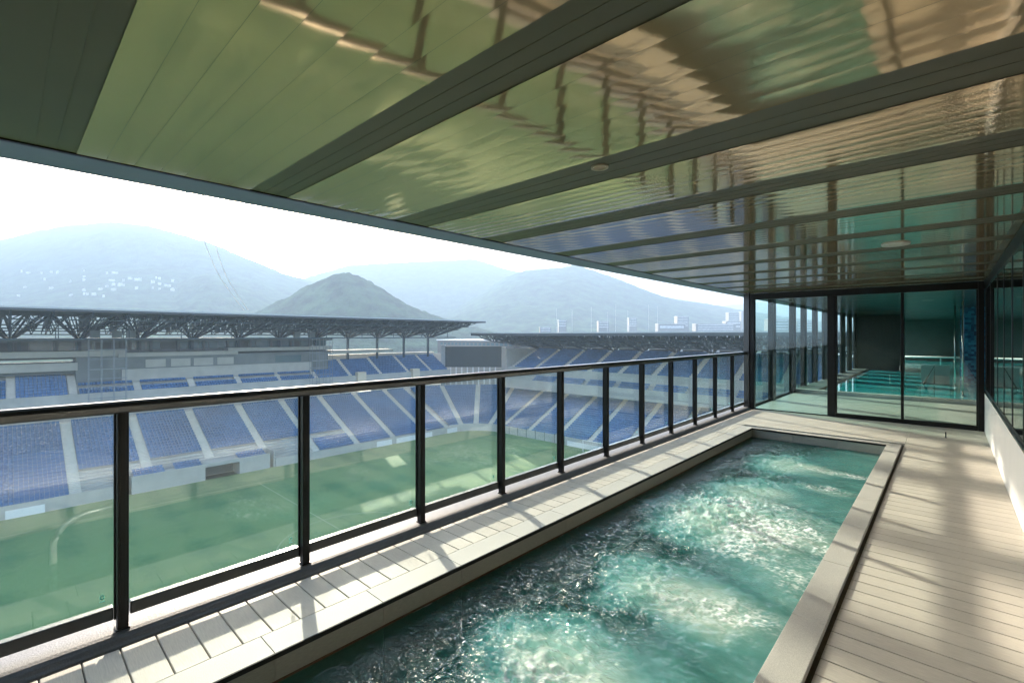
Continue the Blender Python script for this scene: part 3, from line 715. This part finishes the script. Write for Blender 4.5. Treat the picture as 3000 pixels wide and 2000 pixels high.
for a, c in zip(aisU[:-1], aisU[1:]):
    for r in range(NE): row_line(0, YG, 0, 1, a+AW, c-AW, Z(-9.9)+.42*r, 14.0+r*.95+.75, 'E', a)
ublocks = [(-9,.2,6),(1.3,7.7,9),(9.2,17.0,4),(18.2,25.8,4),(27.2,34.8,4),(35.8,43.5,4),(44.2,52,4),(53,61,9),(62,70,9),(71,79,10),(80,87,10),(88,94,10)]
for a, c, nr in ublocks:
    for r in range(nr):
        if nr == 4 and r == 2: continue
        row_line(XF, 0, -1, 0, a, c if not (a == 1.3 and r > 6) else c-.6, Z(-10.9)+UR*r, 16+r*UT+.62, 'U', (a, r))
# which seats are nearest and in frame
cyaw, syaw = math.cos(R(42.8)), math.sin(R(42.8))
def proj(x, y, z):
    dp = -syaw*x+cyaw*y
    return (cyaw*x+syaw*y)/dp, -(z-EYE)/dp, dp
cand = []
for i, s in enumerate(seats):
    u, v, dp = proj(s[0], s[1], s[2]+.6)
    if -1.06 < u < 0 and -.2 < v < .70 and s[5] in 'U' and s[1] > 1 and s[1] < 8: cand.append((dp, i))
for i, s in enumerate(seats):
    u, v, dp = proj(s[0], s[1], s[2]+.6)
    if -1.06 < u and s[5] == 'L' and s[6][0] in (7.5,7.5-9.4) and s[6][1] < 14: cand.append((dp+500, i))
cand = sorted(cand)[:300]; single = {i for _, i in cand}
seat_me = bpy.data.meshes.new('stadium_seat'); seat_me.from_pydata(TV.tolist(), [], TF.tolist()); seat_me.update(); seat_me.materials.append(M['seat'])
ordn = ['first','second','third','fourth','fifth','sixth','seventh','eighth','ninth','tenth','eleventh','twelfth','thirteenth','fourteenth']
for i in sorted(single):
    s = seats[i]
    o = bpy.data.objects.new('stadium_seat', seat_me); C.objects.link(o); o.location = s[:3]; o.rotation_euler = (0,0,math.atan2(-s[3], s[4]))
    if s[5] == 'U':
        tag(o, 'blue seat in the %s row of the tall upper block at the left end' % ordn[s[6][1]], 'seat', 'seats in the %s row of the tall upper left block' % ordn[s[6][1]])
    else:
        side = 'right' if s[6][0] > 0 else 'left'
        tag(o, 'blue seat in the %s row from the pitch, %s of the leftmost lower stairway' % (ordn[s[6][1]], side), 'seat', 'seats in the %s lower row %s of the leftmost stairway' % (ordn[s[6][1]], side))
rest = np.array([s[:5] for i, s in enumerate(seats) if i not in single])
n = len(rest); k = len(TV)
jit = rng.random((n,1))
px = rest[:,0:1] + rest[:,4:5]*TV[None,:,0] + rest[:,3:4]*TV[None,:,1]
py = rest[:,1:2] - rest[:,3:4]*TV[None,:,0] + rest[:,4:5]*TV[None,:,1]
pz = rest[:,2:3] + TV[None,:,2]
V = np.stack([px,py,pz],-1).reshape(-1,3)
F = (TF[None]+(np.arange(n)*k)[:,None,None]).reshape(-1,4)
me = bpy.data.meshes.new('stadium_seats'); me.vertices.add(len(V)); me.vertices.foreach_set('co', V.ravel().astype(np.float32))
me.loops.add(F.size); me.loops.foreach_set('vertex_index', F.ravel().astype(np.int32)); me.polygons.add(len(F))
me.polygons.foreach_set('loop_start', np.arange(0,F.size,4,dtype=np.int32)); me.update(calc_edges=True); me.validate()
me.materials.append(M['seat'])
o = bpy.data.objects.new('stadium_seats', me); C.objects.link(o); tag(o, kind='stuff')
print('SEATS', n, len(single))
# stairways
def stair_line(mk, rows, z0, ri, tr, off, wd=.7):
    mb = MB()
    for r in range(rows):
        z = z0+ri*r
        mk(mb, off+r*tr-.02, off+r*tr+tr*.5, z+.001, z+ri*.5+.02, wd); mk(mb, off+r*tr+tr*.5, off+(r+1)*tr, z+.001, z+ri+.012, wd)
    return mb
for y in aisF:
    r0 = 5 if TUN[0] < y < TUN[1] else 0
    mk = lambda mb, d0, d1, z0, z1, w, y=y: mb.box(XF-d1, XF-d0, y-w, y+w, z0, z1)
    stair_line(mk, NL-r0, ZP+FW+RI*r0, RI, TR, r0*TR).build('stairway', M['stair'], ms)
for x in aisE:
    mk = lambda mb, d0, d1, z0, z1, w, x=x: mb.box(x-w, x+w, YG+d0, YG+d1, z0, z1)
    stair_line(mk, NL, ZP+FW, RI, TR, 0).build('stairway', M['stair'], es)
for x in aisU:
    mk = lambda mb, d0, d1, z0, z1, w, x=x: mb.box(x-w, x+w, YG+d0, YG+d1, z0, z1)
    stair_line(mk, NE, Z(-9.9), .42, .95, 14.0).build('stairway', M['stair'], es)
for y in (.75, 8.4, 17.6, 26.5, 35.3, 43.9, 52.5, 61.5, 70.5, 79.5, 87.5):
    mk = lambda mb, d0, d1, z0, z1, w, y=y: mb.box(XF-d1, XF-d0, y-w*.8, y+w*.8, z0, z1)
    stair_line(mk, NU if y > 57 or y < 9 else 4, Z(-10.9), UR, UT, 16).build('stairway', M['stair'], ms)
for kk in range(1,4):
    t = kk*math.pi/8; mb = MB()
    for r in range(NL):
        rad = RC+r*TR; z = ZP+FW+RI*r
        dx, dy = -math.cos(t), math.sin(t); tx, ty = dy, -dx
        for (d0,d1,zz) in ((0,.4,z+RI*.5),(.4,.8,z+RI)):
            pts = []
            for (d,w) in ((d0,-.7),(d0,.7),(d1,.7),(d1,-.7)): pts.append((cc[0]+dx*(rad+d)+tx*w, cc[1]+dy*(rad+d)+ty*w))
            n = len(mb.v); mb.v += [(a,b_,z) for a,b_ in pts]+[(a,b_,zz+.01) for a,b_ in pts]
            mb.f += [(n+4,n+5,n+6,n+7)]+[(n+i,n+(i+1)%4,n+4+(i+1)%4,n+4+i) for i in range(4)]
    mb.build('stairway', M['stair'], cs)

# screen in the corner
sc = thing('video_screen', (-111,101.5,Z(-10.3)), 'large dark video screen in the gap between the two stands', 'screen')
p, q = Vector((-117.5,95.6,0)), Vector((-104.2,107.6,0)); nn = Vector((q.y-p.y, -(q.x-p.x), 0)).normalized()
def slab(mb, a, c, z0, z1, th):
    n = len(mb.v); e = nn*th
    for zz in (z0, z1): mb.v += [(a.x,a.y,zz),(c.x,c.y,zz),(c.x-e.x,c.y-e.y,zz),(a.x-e.x,a.y-e.y,zz)]
    mb.f += [(n,n+1,n+2,n+3),(n+4,n+5,n+6,n+7)]+[(n+i,n+(i+1)%4,n+4+(i+1)%4,n+4+i) for i in range(4)]
    return mb
slab(MB(), p, q, Z(-10.0), Z(-3.4), .8).build('panel', M['screen'], sc)
d = (q-p).normalized()
slab(MB(), p-d*1.4, p-d*.1, zc, Z(-2.9), 1.2).build('side_pier', M['fascia'], sc); slab(MB(), q+d*.1, q+d*1.4, zc, Z(-3.6), 1.2).build('side_pier', M['fascia'], sc)
slab(MB(), p-d*1.4-nn*3, q+d*1.4-nn*3, zc, Z(-11.8), .5).build('base_wall', M['conc_l'], sc)
b_ = MB()
for i in range(9):
    a = p.lerp(q, .08+.1*i); slab(b_, a, a+d*.4, zc, Z(-10.0), .4)
b_.build('support_frame', M['white_paint'], sc)
wb = thing('white_hall', (-125,125,Z(-10)), 'long white building with a band of windows behind the screen', 'building')
MB().box(-150,-108,118,140,Z(-16),Z(-1.9)).build('wall', M['house'], wb)
MB().box(-150.3,-107.8,117.8,140,Z(-1.88),Z(-1.5)).build('roof', M['white_paint'], wb)
for x in np.arange(-148,-109,2.2): MB().box(x,x+1.5,117.95,117.99,Z(-3.6),Z(-2.6)).build('window', M['pane'], wb)

# scaffold towers
def scaffold(ya, yb, lab):
    o = thing('scaffold_tower', (-112.6,ya,Z(-11.5)), lab, 'scaffold tower', 'scaffold towers before the main stand')
    for x in (-112.6,-111.2):
        for y in np.linspace(ya,yb,4): MB().box(x-.04,x+.04,y-.04,y+.04,Z(-14.5),Z(-.7)).build('standard', M['scaf'], o)
    for z in np.arange(-13,-.8,1.75):
        b = MB()
        for x in (-112.6,-111.2): b.bar((x,ya,Z(z)),(x,yb,Z(z)),.06)
        for y in np.linspace(ya,yb,4): b.bar((-112.6,y,Z(z)),(-111.2,y,Z(z)),.08)
        b.build('ledger_ring', M['scaf'], o)
    MB().box(-112.5,-111.3,ya+.1,yb-.1,Z(-6.1),Z(-6.0)).build('platform', M['fascia'], o); MB().box(-112.5,-111.3,ya+.1,yb-.1,Z(-2.6),Z(-2.5)).build('platform', M['fascia'], o)
scaffold(10.2,15.4,'grey scaffold tower by the tall upper seat block at left'); scaffold(50.0,55.0,'grey scaffold tower in the middle of the main stand near the hill')
for i, (y, lab) in enumerate(((10.9,'dark loudspeaker box under the roof above the left scaffold, left of the pair'),(13.9,'dark loudspeaker box under the roof above the left scaffold, middle'),(15.9,'dark loudspeaker box under the roof above the left scaffold, right of the pair'),(46.0,'dark loudspeaker box under the main roof, left of the right scaffold'),(49.5,'dark loudspeaker box under the main roof right above the second scaffold'))):
    o = thing('roof_loudspeaker', (-110.5,y,Z(.9)), lab, 'loudspeaker', 'loudspeakers under the main roof')
    MB().box(-111,-110,y-.65,y+.65,Z(-.4),Z(.9)).build('cabinet', M['dgrey'], o, bevel=.05); MB().box(-110.55,-110.45,y-.05,y+.05,Z(.9),Z(2)).build('hanger', M['truss'], o)
# boards
for i, (ya, yb, lab) in enumerate(((0.1,4.1,'white advertising board before the leftmost lower seats'),(59,63,'short white advertising board left of the long one at the far touchline'),(64.3,75,'long white advertising board at the far touchline'),(80,85.5,'white advertising board by the curved corner'))):
    o = thing('advertising_board', (XF+.6,ya,ZP), lab, 'board', 'white boards around the pitch')
    MB().box(XF+.45,XF+.55,ya,yb,ZP+.05,ZP+1.25).build('face', M['board'], o)
    for y in (ya+.4, yb-.4): MB().box(XF+.0,XF+.45,y-.05,y+.05,ZP,ZP+.9).build('foot', M['dgrey'], o)
o = thing('advertising_board', (-66,YG-.6,ZP), 'long white advertising board behind the goal', 'board', 'white boards around the pitch')
MB().box(-66,-44,YG-.55,YG-.45,ZP+.05,ZP+1.2).build('face', M['board'], o)
for x in (-65,-45): MB().box(x,x+.1,YG-.45,YG-.1,ZP,ZP+.9).build('foot', M['dgrey'], o)
fp = MB()
for x in np.arange(-97, -66, 3): fp.box(x-.06,x+.06,YG-.35,YG-.27,ZP,ZP+2.25)
tag(fp.build('net_fence', M['dgrey']), 'row of thin dark fence posts along the end wall', 'fence')
# goal
go = thing('football_goal', (-56.4,88.3,ZP), 'white football goal standing before the end stand', 'goal')
for x in (-60.06,-52.74): MB().box(x-.07,x+.07,88.23,88.37,ZP,ZP+2.5).build('post', M['white_paint'], go)
MB().box(-60.13,-52.67,88.23,88.37,ZP+2.5,ZP+2.64).build('crossbar', M['white_paint'], go)
nb_ = MB()
for x in np.arange(-60,-52.6,.61): nb_.bar((x,90.0,ZP),(x,89.1,ZP+2.5),.03); nb_.bar((x,89.1,ZP+2.5),(x,88.3,ZP+2.55),.03)
for h in np.arange(.3,2.6,.5): nb_.bar((-60,90-.36*h,ZP+h),(-52.7,90-.36*h,ZP+h),.03)
nb_.build('net', M['white_paint'], go)

# pitch ---------------------------------------------------------------
m, nt, b = newmat('pitch_grass'); L = nt.links
tc = N(nt,'ShaderNodeTexCoord'); n1 = N(nt,'ShaderNodeTexNoise'); n1.inputs['Scale'].default_value = .13; n1.inputs['Detail'].default_value = 5
mp = N(nt,'ShaderNodeMapping'); mp.inputs['Scale'].default_value = (1,.45,1); L.new(tc.outputs['Object'], mp.inputs[0]); L.new(mp.outputs[0], n1.inputs['Vector'])
n2 = N(nt,'ShaderNodeTexNoise'); n2.inputs['Scale'].default_value = 1.6; n2.inputs['Detail'].default_value = 6; L.new(tc.outputs['Object'], n2.inputs['Vector'])
wv_ = N(nt,'ShaderNodeTexWave'); wv_.bands_direction = 'Y'; wv_.inputs['Scale'].default_value = .057; wv_.inputs['Distortion'].default_value = .6; L.new(tc.outputs['Object'], wv_.inputs['Vector'])
cr = N(nt,'ShaderNodeValToRGB'); cr.color_ramp.elements[0].position = .36; cr.color_ramp.elements[1].position = .62
cr.color_ramp.elements[0].color = (.04,.14,.042,1); cr.color_ramp.elements[1].color = (.11,.205,.065,1)
ad = N(nt,'ShaderNodeMath', operation='MULTIPLY_ADD'); L.new(n2.outputs[0], ad.inputs[0]); ad.inputs[1].default_value = .35; L.new(n1.outputs[0], ad.inputs[2])
a2 = N(nt,'ShaderNodeMath', operation='MULTIPLY_ADD'); L.new(wv_.outputs[0], a2.inputs[0]); a2.inputs[1].default_value = .2; L.new(ad.outputs[0], a2.inputs[2])
a3 = N(nt,'ShaderNodeMath', operation='SUBTRACT'); L.new(a2.outputs[0], a3.inputs[0]); a3.inputs[1].default_value = .2; L.new(a3.outputs[0], cr.inputs[0])
L.new(cr.outputs[0], b.inputs['Base Color']); b.inputs['Roughness'].default_value = .8
MB().quad((XF-.1,-60,ZP),(20,-60,ZP),(20,YG+.1,ZP),(XF-.1,YG+.1,ZP)).build('pitch', m)['kind'] = 'structure'
ml = MB(); zl = ZP+.012; XT, XN, YM, YGL, CX = -89.5,-21.5,30.6,83.1,-55.5
def line(x0,x1,y0,y1): ml.quad((x0,y0,zl),(x1,y0,zl),(x1,y1,zl),(x0,y1,zl))
lw_ = .14
line(XT,XN,YM-lw_/2,YM+lw_/2); line(XT-lw_/2,XT+lw_/2,-22,YGL); line(XT,XN,YGL,YGL+lw_)
line(CX-20.16,CX-20.16+lw_,YGL-16.5,YGL); line(CX+20.16,CX+20.16+lw_,YGL-16.5,YGL); line(CX-20.16,CX+20.16,YGL-16.5,YGL-16.5+lw_)
for i in range(72):
    t0, t1 = 2*math.pi*i/72, 2*math.pi*(i+1)/72; r0_, r1_ = 9.15-lw_/2, 9.15+lw_/2
    ml.quad((CX+r0_*math.cos(t0),YM+r0_*math.sin(t0),zl),(CX+r1_*math.cos(t0),YM+r1_*math.sin(t0),zl),(CX+r1_*math.cos(t1),YM+r1_*math.sin(t1),zl),(CX+r0_*math.cos(t1),YM+r0_*math.sin(t1),zl))
ml.build('pitch_marking', mat('line_paint',(.24,.31,.18),.8))['kind'] = 'structure'

# ================================================================== LAND, HILLS, TOWN
fw = (-syaw, cyaw); rt = (cyaw, syaw)
M['forest'] = mat('forest_hillside', (.034,.060,.026), .95, 0, .85, .035, .8, .11, None, 0, 0, 10)
for n_ in M['forest'].node_tree.nodes:
    if n_.type == 'BUMP': n_.inputs['Distance'].default_value = 7
M['ground'] = mat('town_ground', (.20,.20,.18), .9, 0, .3, .02)
g_ = MB(); g_.quad((-6000,-6000,ZP-1.2),(6000,-6000,ZP-1.2),(6000,6000,ZP-1.2),(-6000,6000,ZP-1.2)); g_.build('ground', M['ground'])['kind'] = 'structure'
def hill(name, d0, sn, sf, prof, seed, nw=170, nd=70, rough=.15):
    u = np.array([(p_[0]-1176)/1080.4 for p_ in prof]); h = np.array([(770.7-p_[1])/1080.4*d0 for p_ in prof])
    base = -30.0
    us = np.linspace(u[0], u[-1], nw); hs = np.interp(us, u, h)
    kk = np.ones(5)/5; hs = np.convolve(np.pad(hs,2,mode='edge'), kk, 'valid')
    ds = np.concatenate([np.linspace(d0-2.0*sn, d0, nd*2//3), np.linspace(d0, d0+2.2*sf, nd//3+1)[1:]])
    U, D = np.meshgrid(us, ds); Hh = np.tile(hs, (len(ds),1))
    s_ = np.where(D < d0, sn, sf); sh = np.exp(-((D-d0)/s_)**2*1.3)
    PX = D*(fw[0]+U*rt[0]); PY = D*(fw[1]+U*rt[1])
    sc_ = 1/(.16*d0)
    rel = fbm(PX*sc_+seed*3, PY*sc_, 5, seed)
    sharp = (.5-np.abs(fbm(PX*sc_*1.7, PY*sc_*1.7+seed, 4, seed+9)))
    fine = fbm(PX/14., PY/14., 3, seed+19)
    Hz = base+(Hh-base)*sh*(1+rough*1.3*rel*(1.05-sh)+rough*1.2*(sharp-.35)*(1.1-sh)) + 4.0*fine*np.clip(sh*2,0,1)
    mb = MB(); mb.v = np.stack([PX,PY,Z(Hz)],-1).reshape(-1,3).tolist()
    a,c = np.meshgrid(np.arange(len(ds)-1), np.arange(nw-1), indexing='ij'); q = (a*nw+c).ravel()
    mb.f = np.stack([q,q+1,q+nw+1,q+nw],-1).tolist()
    o = mb.build(name, M['forest'], None, True); o['kind'] = 'structure'
    def surf(px_, d):     # ground point under picture column px_ at depth d
        uu = (px_-1176)/1080.4; i_ = np.argmin(abs(us-uu)); j_ = np.argmin(abs(ds-d)); return PX[j_,i_], PY[j_,i_], Z(Hz[j_,i_])
    def at_height(px_, ty):     # nearest ground seen in column px_ at picture height ty
        i_ = np.argmin(abs(us-(px_-1176)/1080.4)); yy = 770.7-1080.4*Hz[:,i_]/ds
        j_ = int(np.argmax(yy <= ty)); return PX[j_,i_], PY[j_,i_], Z(Hz[j_,i_])
    surf.at_height = at_height
    return surf
s1 = hill('mountain', 1900, 900, 700, [(-500,690),(-300,640),(-100,590),(0,560),(80,541),(160,528),(250,521),(340,529),(400,545),(470,565),(560,600),(650,635),(740,658),(850,690),(1000,730),(1150,765)], 3, 220)
s2 = hill('hill_foothill', 1250, 420, 350, [(-400,650),(-200,632),(-50,640),(40,648),(120,664),(200,685),(290,692),(360,672),(430,641),(467,631),(520,644),(590,672),(650,700),(740,735),(830,768)], 5, 200)
hill('hill_cone', 760, 190, 200, [(520,766),(600,712),(640,693),(690,667),(730,647),(760,634),(795,628),(830,637),(870,660),(910,685),(950,707),(1000,726),(1060,745),(1150,768)], 8, 190, 80, .07)
hill('hill_ridge', 2300, 700, 600, [(560,690),(700,640),(800,612),(900,606),(960,603),(1085,597),(1120,606),(1170,622),(1250,640),(1350,670),(1450,710),(1600,750)], 11, 200)
hill('hill_shoulder', 1700, 620, 500, [(960,745),(1040,712),(1110,672),(1160,640),(1200,627),(1260,621),(1300,618),(1325,613),(1345,621),(1373,630),(1430,648),(1480,668),(1538,687),(1613,697),(1706,714),(1800,728),(1950,745),(2150,760)], 14, 220)
hill('hill_knoll', 1300, 300, 300, [(940,760),(980,747),(1050,725),(1118,703),(1180,697),(1253,691),(1307,685),(1350,694),(1418,722),(1480,737),(1560,750),(1700,765)], 17, 190)
hill('hill_far', 3300, 500, 400, [(1500,745),(1600,712),(1680,700),(1760,694),(1850,702),(1950,722),(2100,745),(2300,765)], 23, 90)

def at(px_, py_, d):
    u = (px_-1176)/1080.4
    return d*(fw[0]+u*rt[0]), d*(fw[1]+u*rt[1]), Z(-(py_-770.7)/1080.4*d)
# town blocks beyond the end stand
town = [(1512,744,62,30,640,2,'wide pale low block right of the rugby poles'),(1556,727,26,24,660,7,'white tower block rising behind the wide low block'),(1598,744,92,20,690,4,'long pale building with window rows right of the tower block'),(1668,738,34,16,720,2,'white hall with gabled roof near the right column'),(1674,718,24,36,900,9,'grey apartment slab behind the gabled hall'),(1703,716,26,40,930,9,'grey apartment slab beside the right column'),(1375,738,24,16,620,3,'small pale block left of the white poles'),(1283,735,18,16,700,3,'small white block above the end roof, left'),(1445,730,18,20,760,5,'narrow pale block between the poles'),(1768,733,44,26,640,4,'pale block seen through the end glass, left'),(1830,738,40,22,620,4,'pale block seen through the end glass, right'),(1240,752,26,10,560,2,'low white shed at the left end of the distant town')]
for px_, top, wpx, hpx, d, fl, lab in town:
    x0, y0, zt = at(px_, top, d); x1, y1, _ = at(px_+wpx, top, d)
    w = math.hypot(x1-x0, y1-y0); zb = ZP-1; o = thing('town_building', (x0,y0,zb), lab, 'building', 'pale town buildings beyond the end stand')
    def loc(mb, nm, mt, o=o):
        q_ = mb.build(nm, mt); q_.parent = o; q_.rotation_euler = (0,0,0); return q_
    o.rotation_euler = (0,0,math.atan2(y1-y0, x1-x0))
    loc(MB().box(0,w,0,14,0,zt-zb), 'wall', M['house']); loc(MB().box(-.3,w+.3,-.3,14.3,zt-zb+.01,zt-zb+.6), 'roof', M['fascia'])
    hh = hpx/1080.4*d
    for f_ in range(fl):
        zf = zt-zb-hh+(f_+.35)*hh/fl
        loc(MB().box(.06*w,.94*w,-.06,-.02,zf,zf+hh/fl*.4), 'window_band', M['townwin'])
for i, (px_, tp) in enumerate(((1278,708),(1314,712),(1358,705),(1414,700),(1442,712),(1490,700),(1510,703),(1395,716))):
    x, y, z = at(px_, tp, 480)
    o = MB().box(x-.13,x+.13,y-.13,y+.13,ZP-1,z).build('light_pole', M['fascia']); tag(o, 'thin pale pole above the end roof, %s from the left' % ordn[[0,1,2,4,5,6,7,3][i]], 'pole', 'pale poles beyond the end stand')
# houses on the hillside
hlist = []
for i in range(48):
    if i < 28: hlist.append((random.uniform(240,400), random.uniform(642,676)))
    else: hlist.append((random.uniform(10,240), random.uniform(628,690)))
hm = MB(); hm.box(-5,5,-4,4,-6,4.5); n = len(hm.v); hm.v += [(-5.5,-4.5,4.5),(5.5,-4.5,4.5),(5.5,4.5,4.5),(-5.5,4.5,4.5),(-5,0,7),(5,0,7)]; hm.f += [(n,n+1,n+5,n+4),(n+2,n+3,n+4,n+5),(n,n+4,n+3),(n+1,n+2,n+5)]
h0 = hm.build('hillside_house', M['hillhouse'])
for i, (px_, d) in enumerate(hlist):
    x, y, z = s1.at_height(px_, d)
    o = h0 if i == 0 else h0.copy()
    if i: C.objects.link(o)
    o.location = (x,y,z+2); o.rotation_euler = (0,0,random.uniform(0,3)); o.scale = (random.uniform(.3,.75),)*2+(random.uniform(.35,.6),)
    tag(o, 'tiny white house on the hazy hillside at the left', 'house', 'white houses on the left hillside')
# cables
zl_ = thing('zip_line', (-120,40,Z(5)), 'pair of thin pale cables rising from behind the main roof into the bright sky', 'cable')
for off in (0, 1.1):
    ctl = [(-153.7,48.5,7.6),(-107.5,29.9,11.2),(-69.7,17.2,12.6),(-36,7.3,12.4),(-4,1.0,10.2)]
    pts = []
    for i in range(len(ctl)-1):
        c0, c1, c2, c3 = [Vector(ctl[min(max(i+k,0),len(ctl)-1)]) for k in (-1,0,1,2)]
        for j in range(8):
            t = j/8; pts.append(.5*(2*c1+(c2-c0)*t+(2*c0-5*c1+4*c2-c3)*t*t+(3*c1-c0-3*c2+c3)*t**3)+Vector((off*.35, off, EYE)))
    pts.append(Vector(ctl[-1])+Vector((off*.35,off,EYE)))
    MB().tube(pts, .05, 6).build('cable', M['white_paint'], zl_)

# ================================================================== HAZE, LIGHT, CAMERA
hb = MB().box(-4200,4200,-4200,4200,ZP-2.2,Z(440))
m = bpy.data.materials.new('haze_air'); m.use_nodes = True; nt = m.node_tree; nt.nodes.clear()
out = nt.nodes.new('ShaderNodeOutputMaterial'); pv = nt.nodes.new('ShaderNodeVolumePrincipled')
pv.inputs['Color'].default_value = (.455,.575,.71,1); pv.inputs['Density'].default_value = .00064; pv.inputs['Anisotropy'].default_value = .0
nt.links.new(pv.outputs[0], out.inputs['Volume'])
hz = hb.build('haze', m); tag(hz, kind='stuff')

EL = 19.0; az = math.atan2(-.934, .357)      # clockwise from +Y
sd = Vector((math.sin(az)*math.cos(R(EL)), math.cos(az)*math.cos(R(EL)), math.sin(R(EL))))
su = bpy.data.lights.new('sun', 'SUN'); su.energy = 3.9; su.angle = R(.9); su.color = (1,.89,.74)
so = bpy.data.objects.new('sun', su); C.objects.link(so); so.rotation_euler = (-sd).to_track_quat('-Z','Y').to_euler()
W = bpy.data.worlds.new('World'); bpy.context.scene.world = W; W.use_nodes = True; nt = W.node_tree
sk = nt.nodes.new('ShaderNodeTexSky'); sk.sky_type = 'NISHITA'; sk.sun_disc = False; sk.sun_elevation = R(EL); sk.sun_rotation = az
sk.dust_density = 3.0; sk.air_density = 1.0; sk.ozone_density = 1.5
bg = nt.nodes['Background']; bg.inputs[1].default_value = .15; nt.links.new(sk.outputs[0], bg.inputs[0])
cam = bpy.data.cameras.new('camera'); co = bpy.data.objects.new('camera', cam); C.objects.link(co)
cam.sensor_width = 36; cam.lens = 36*1378/3000; cam.shift_y = -17/3000; cam.clip_start = .05; cam.clip_end = 20000
co.location = (0,0,EYE); co.rotation_euler = (R(90),0,R(42.8))
S = bpy.context.scene; S.camera = co
S.view_settings.view_transform = 'Standard'; S.view_settings.look = 'None'; S.view_settings.exposure = 2.68; S.view_settings.gamma = 1
cy = S.cycles; cy.use_denoising = True; cy.max_bounces = 10; cy.transparent_max_bounces = 24; cy.glossy_bounces = 6; cy.diffuse_bounces = 4; cy.volume_bounces = 1
cy.sample_clamp_indirect = 6; cy.caustics_reflective = False; cy.caustics_refractive = False; cy.blur_glossy = .5
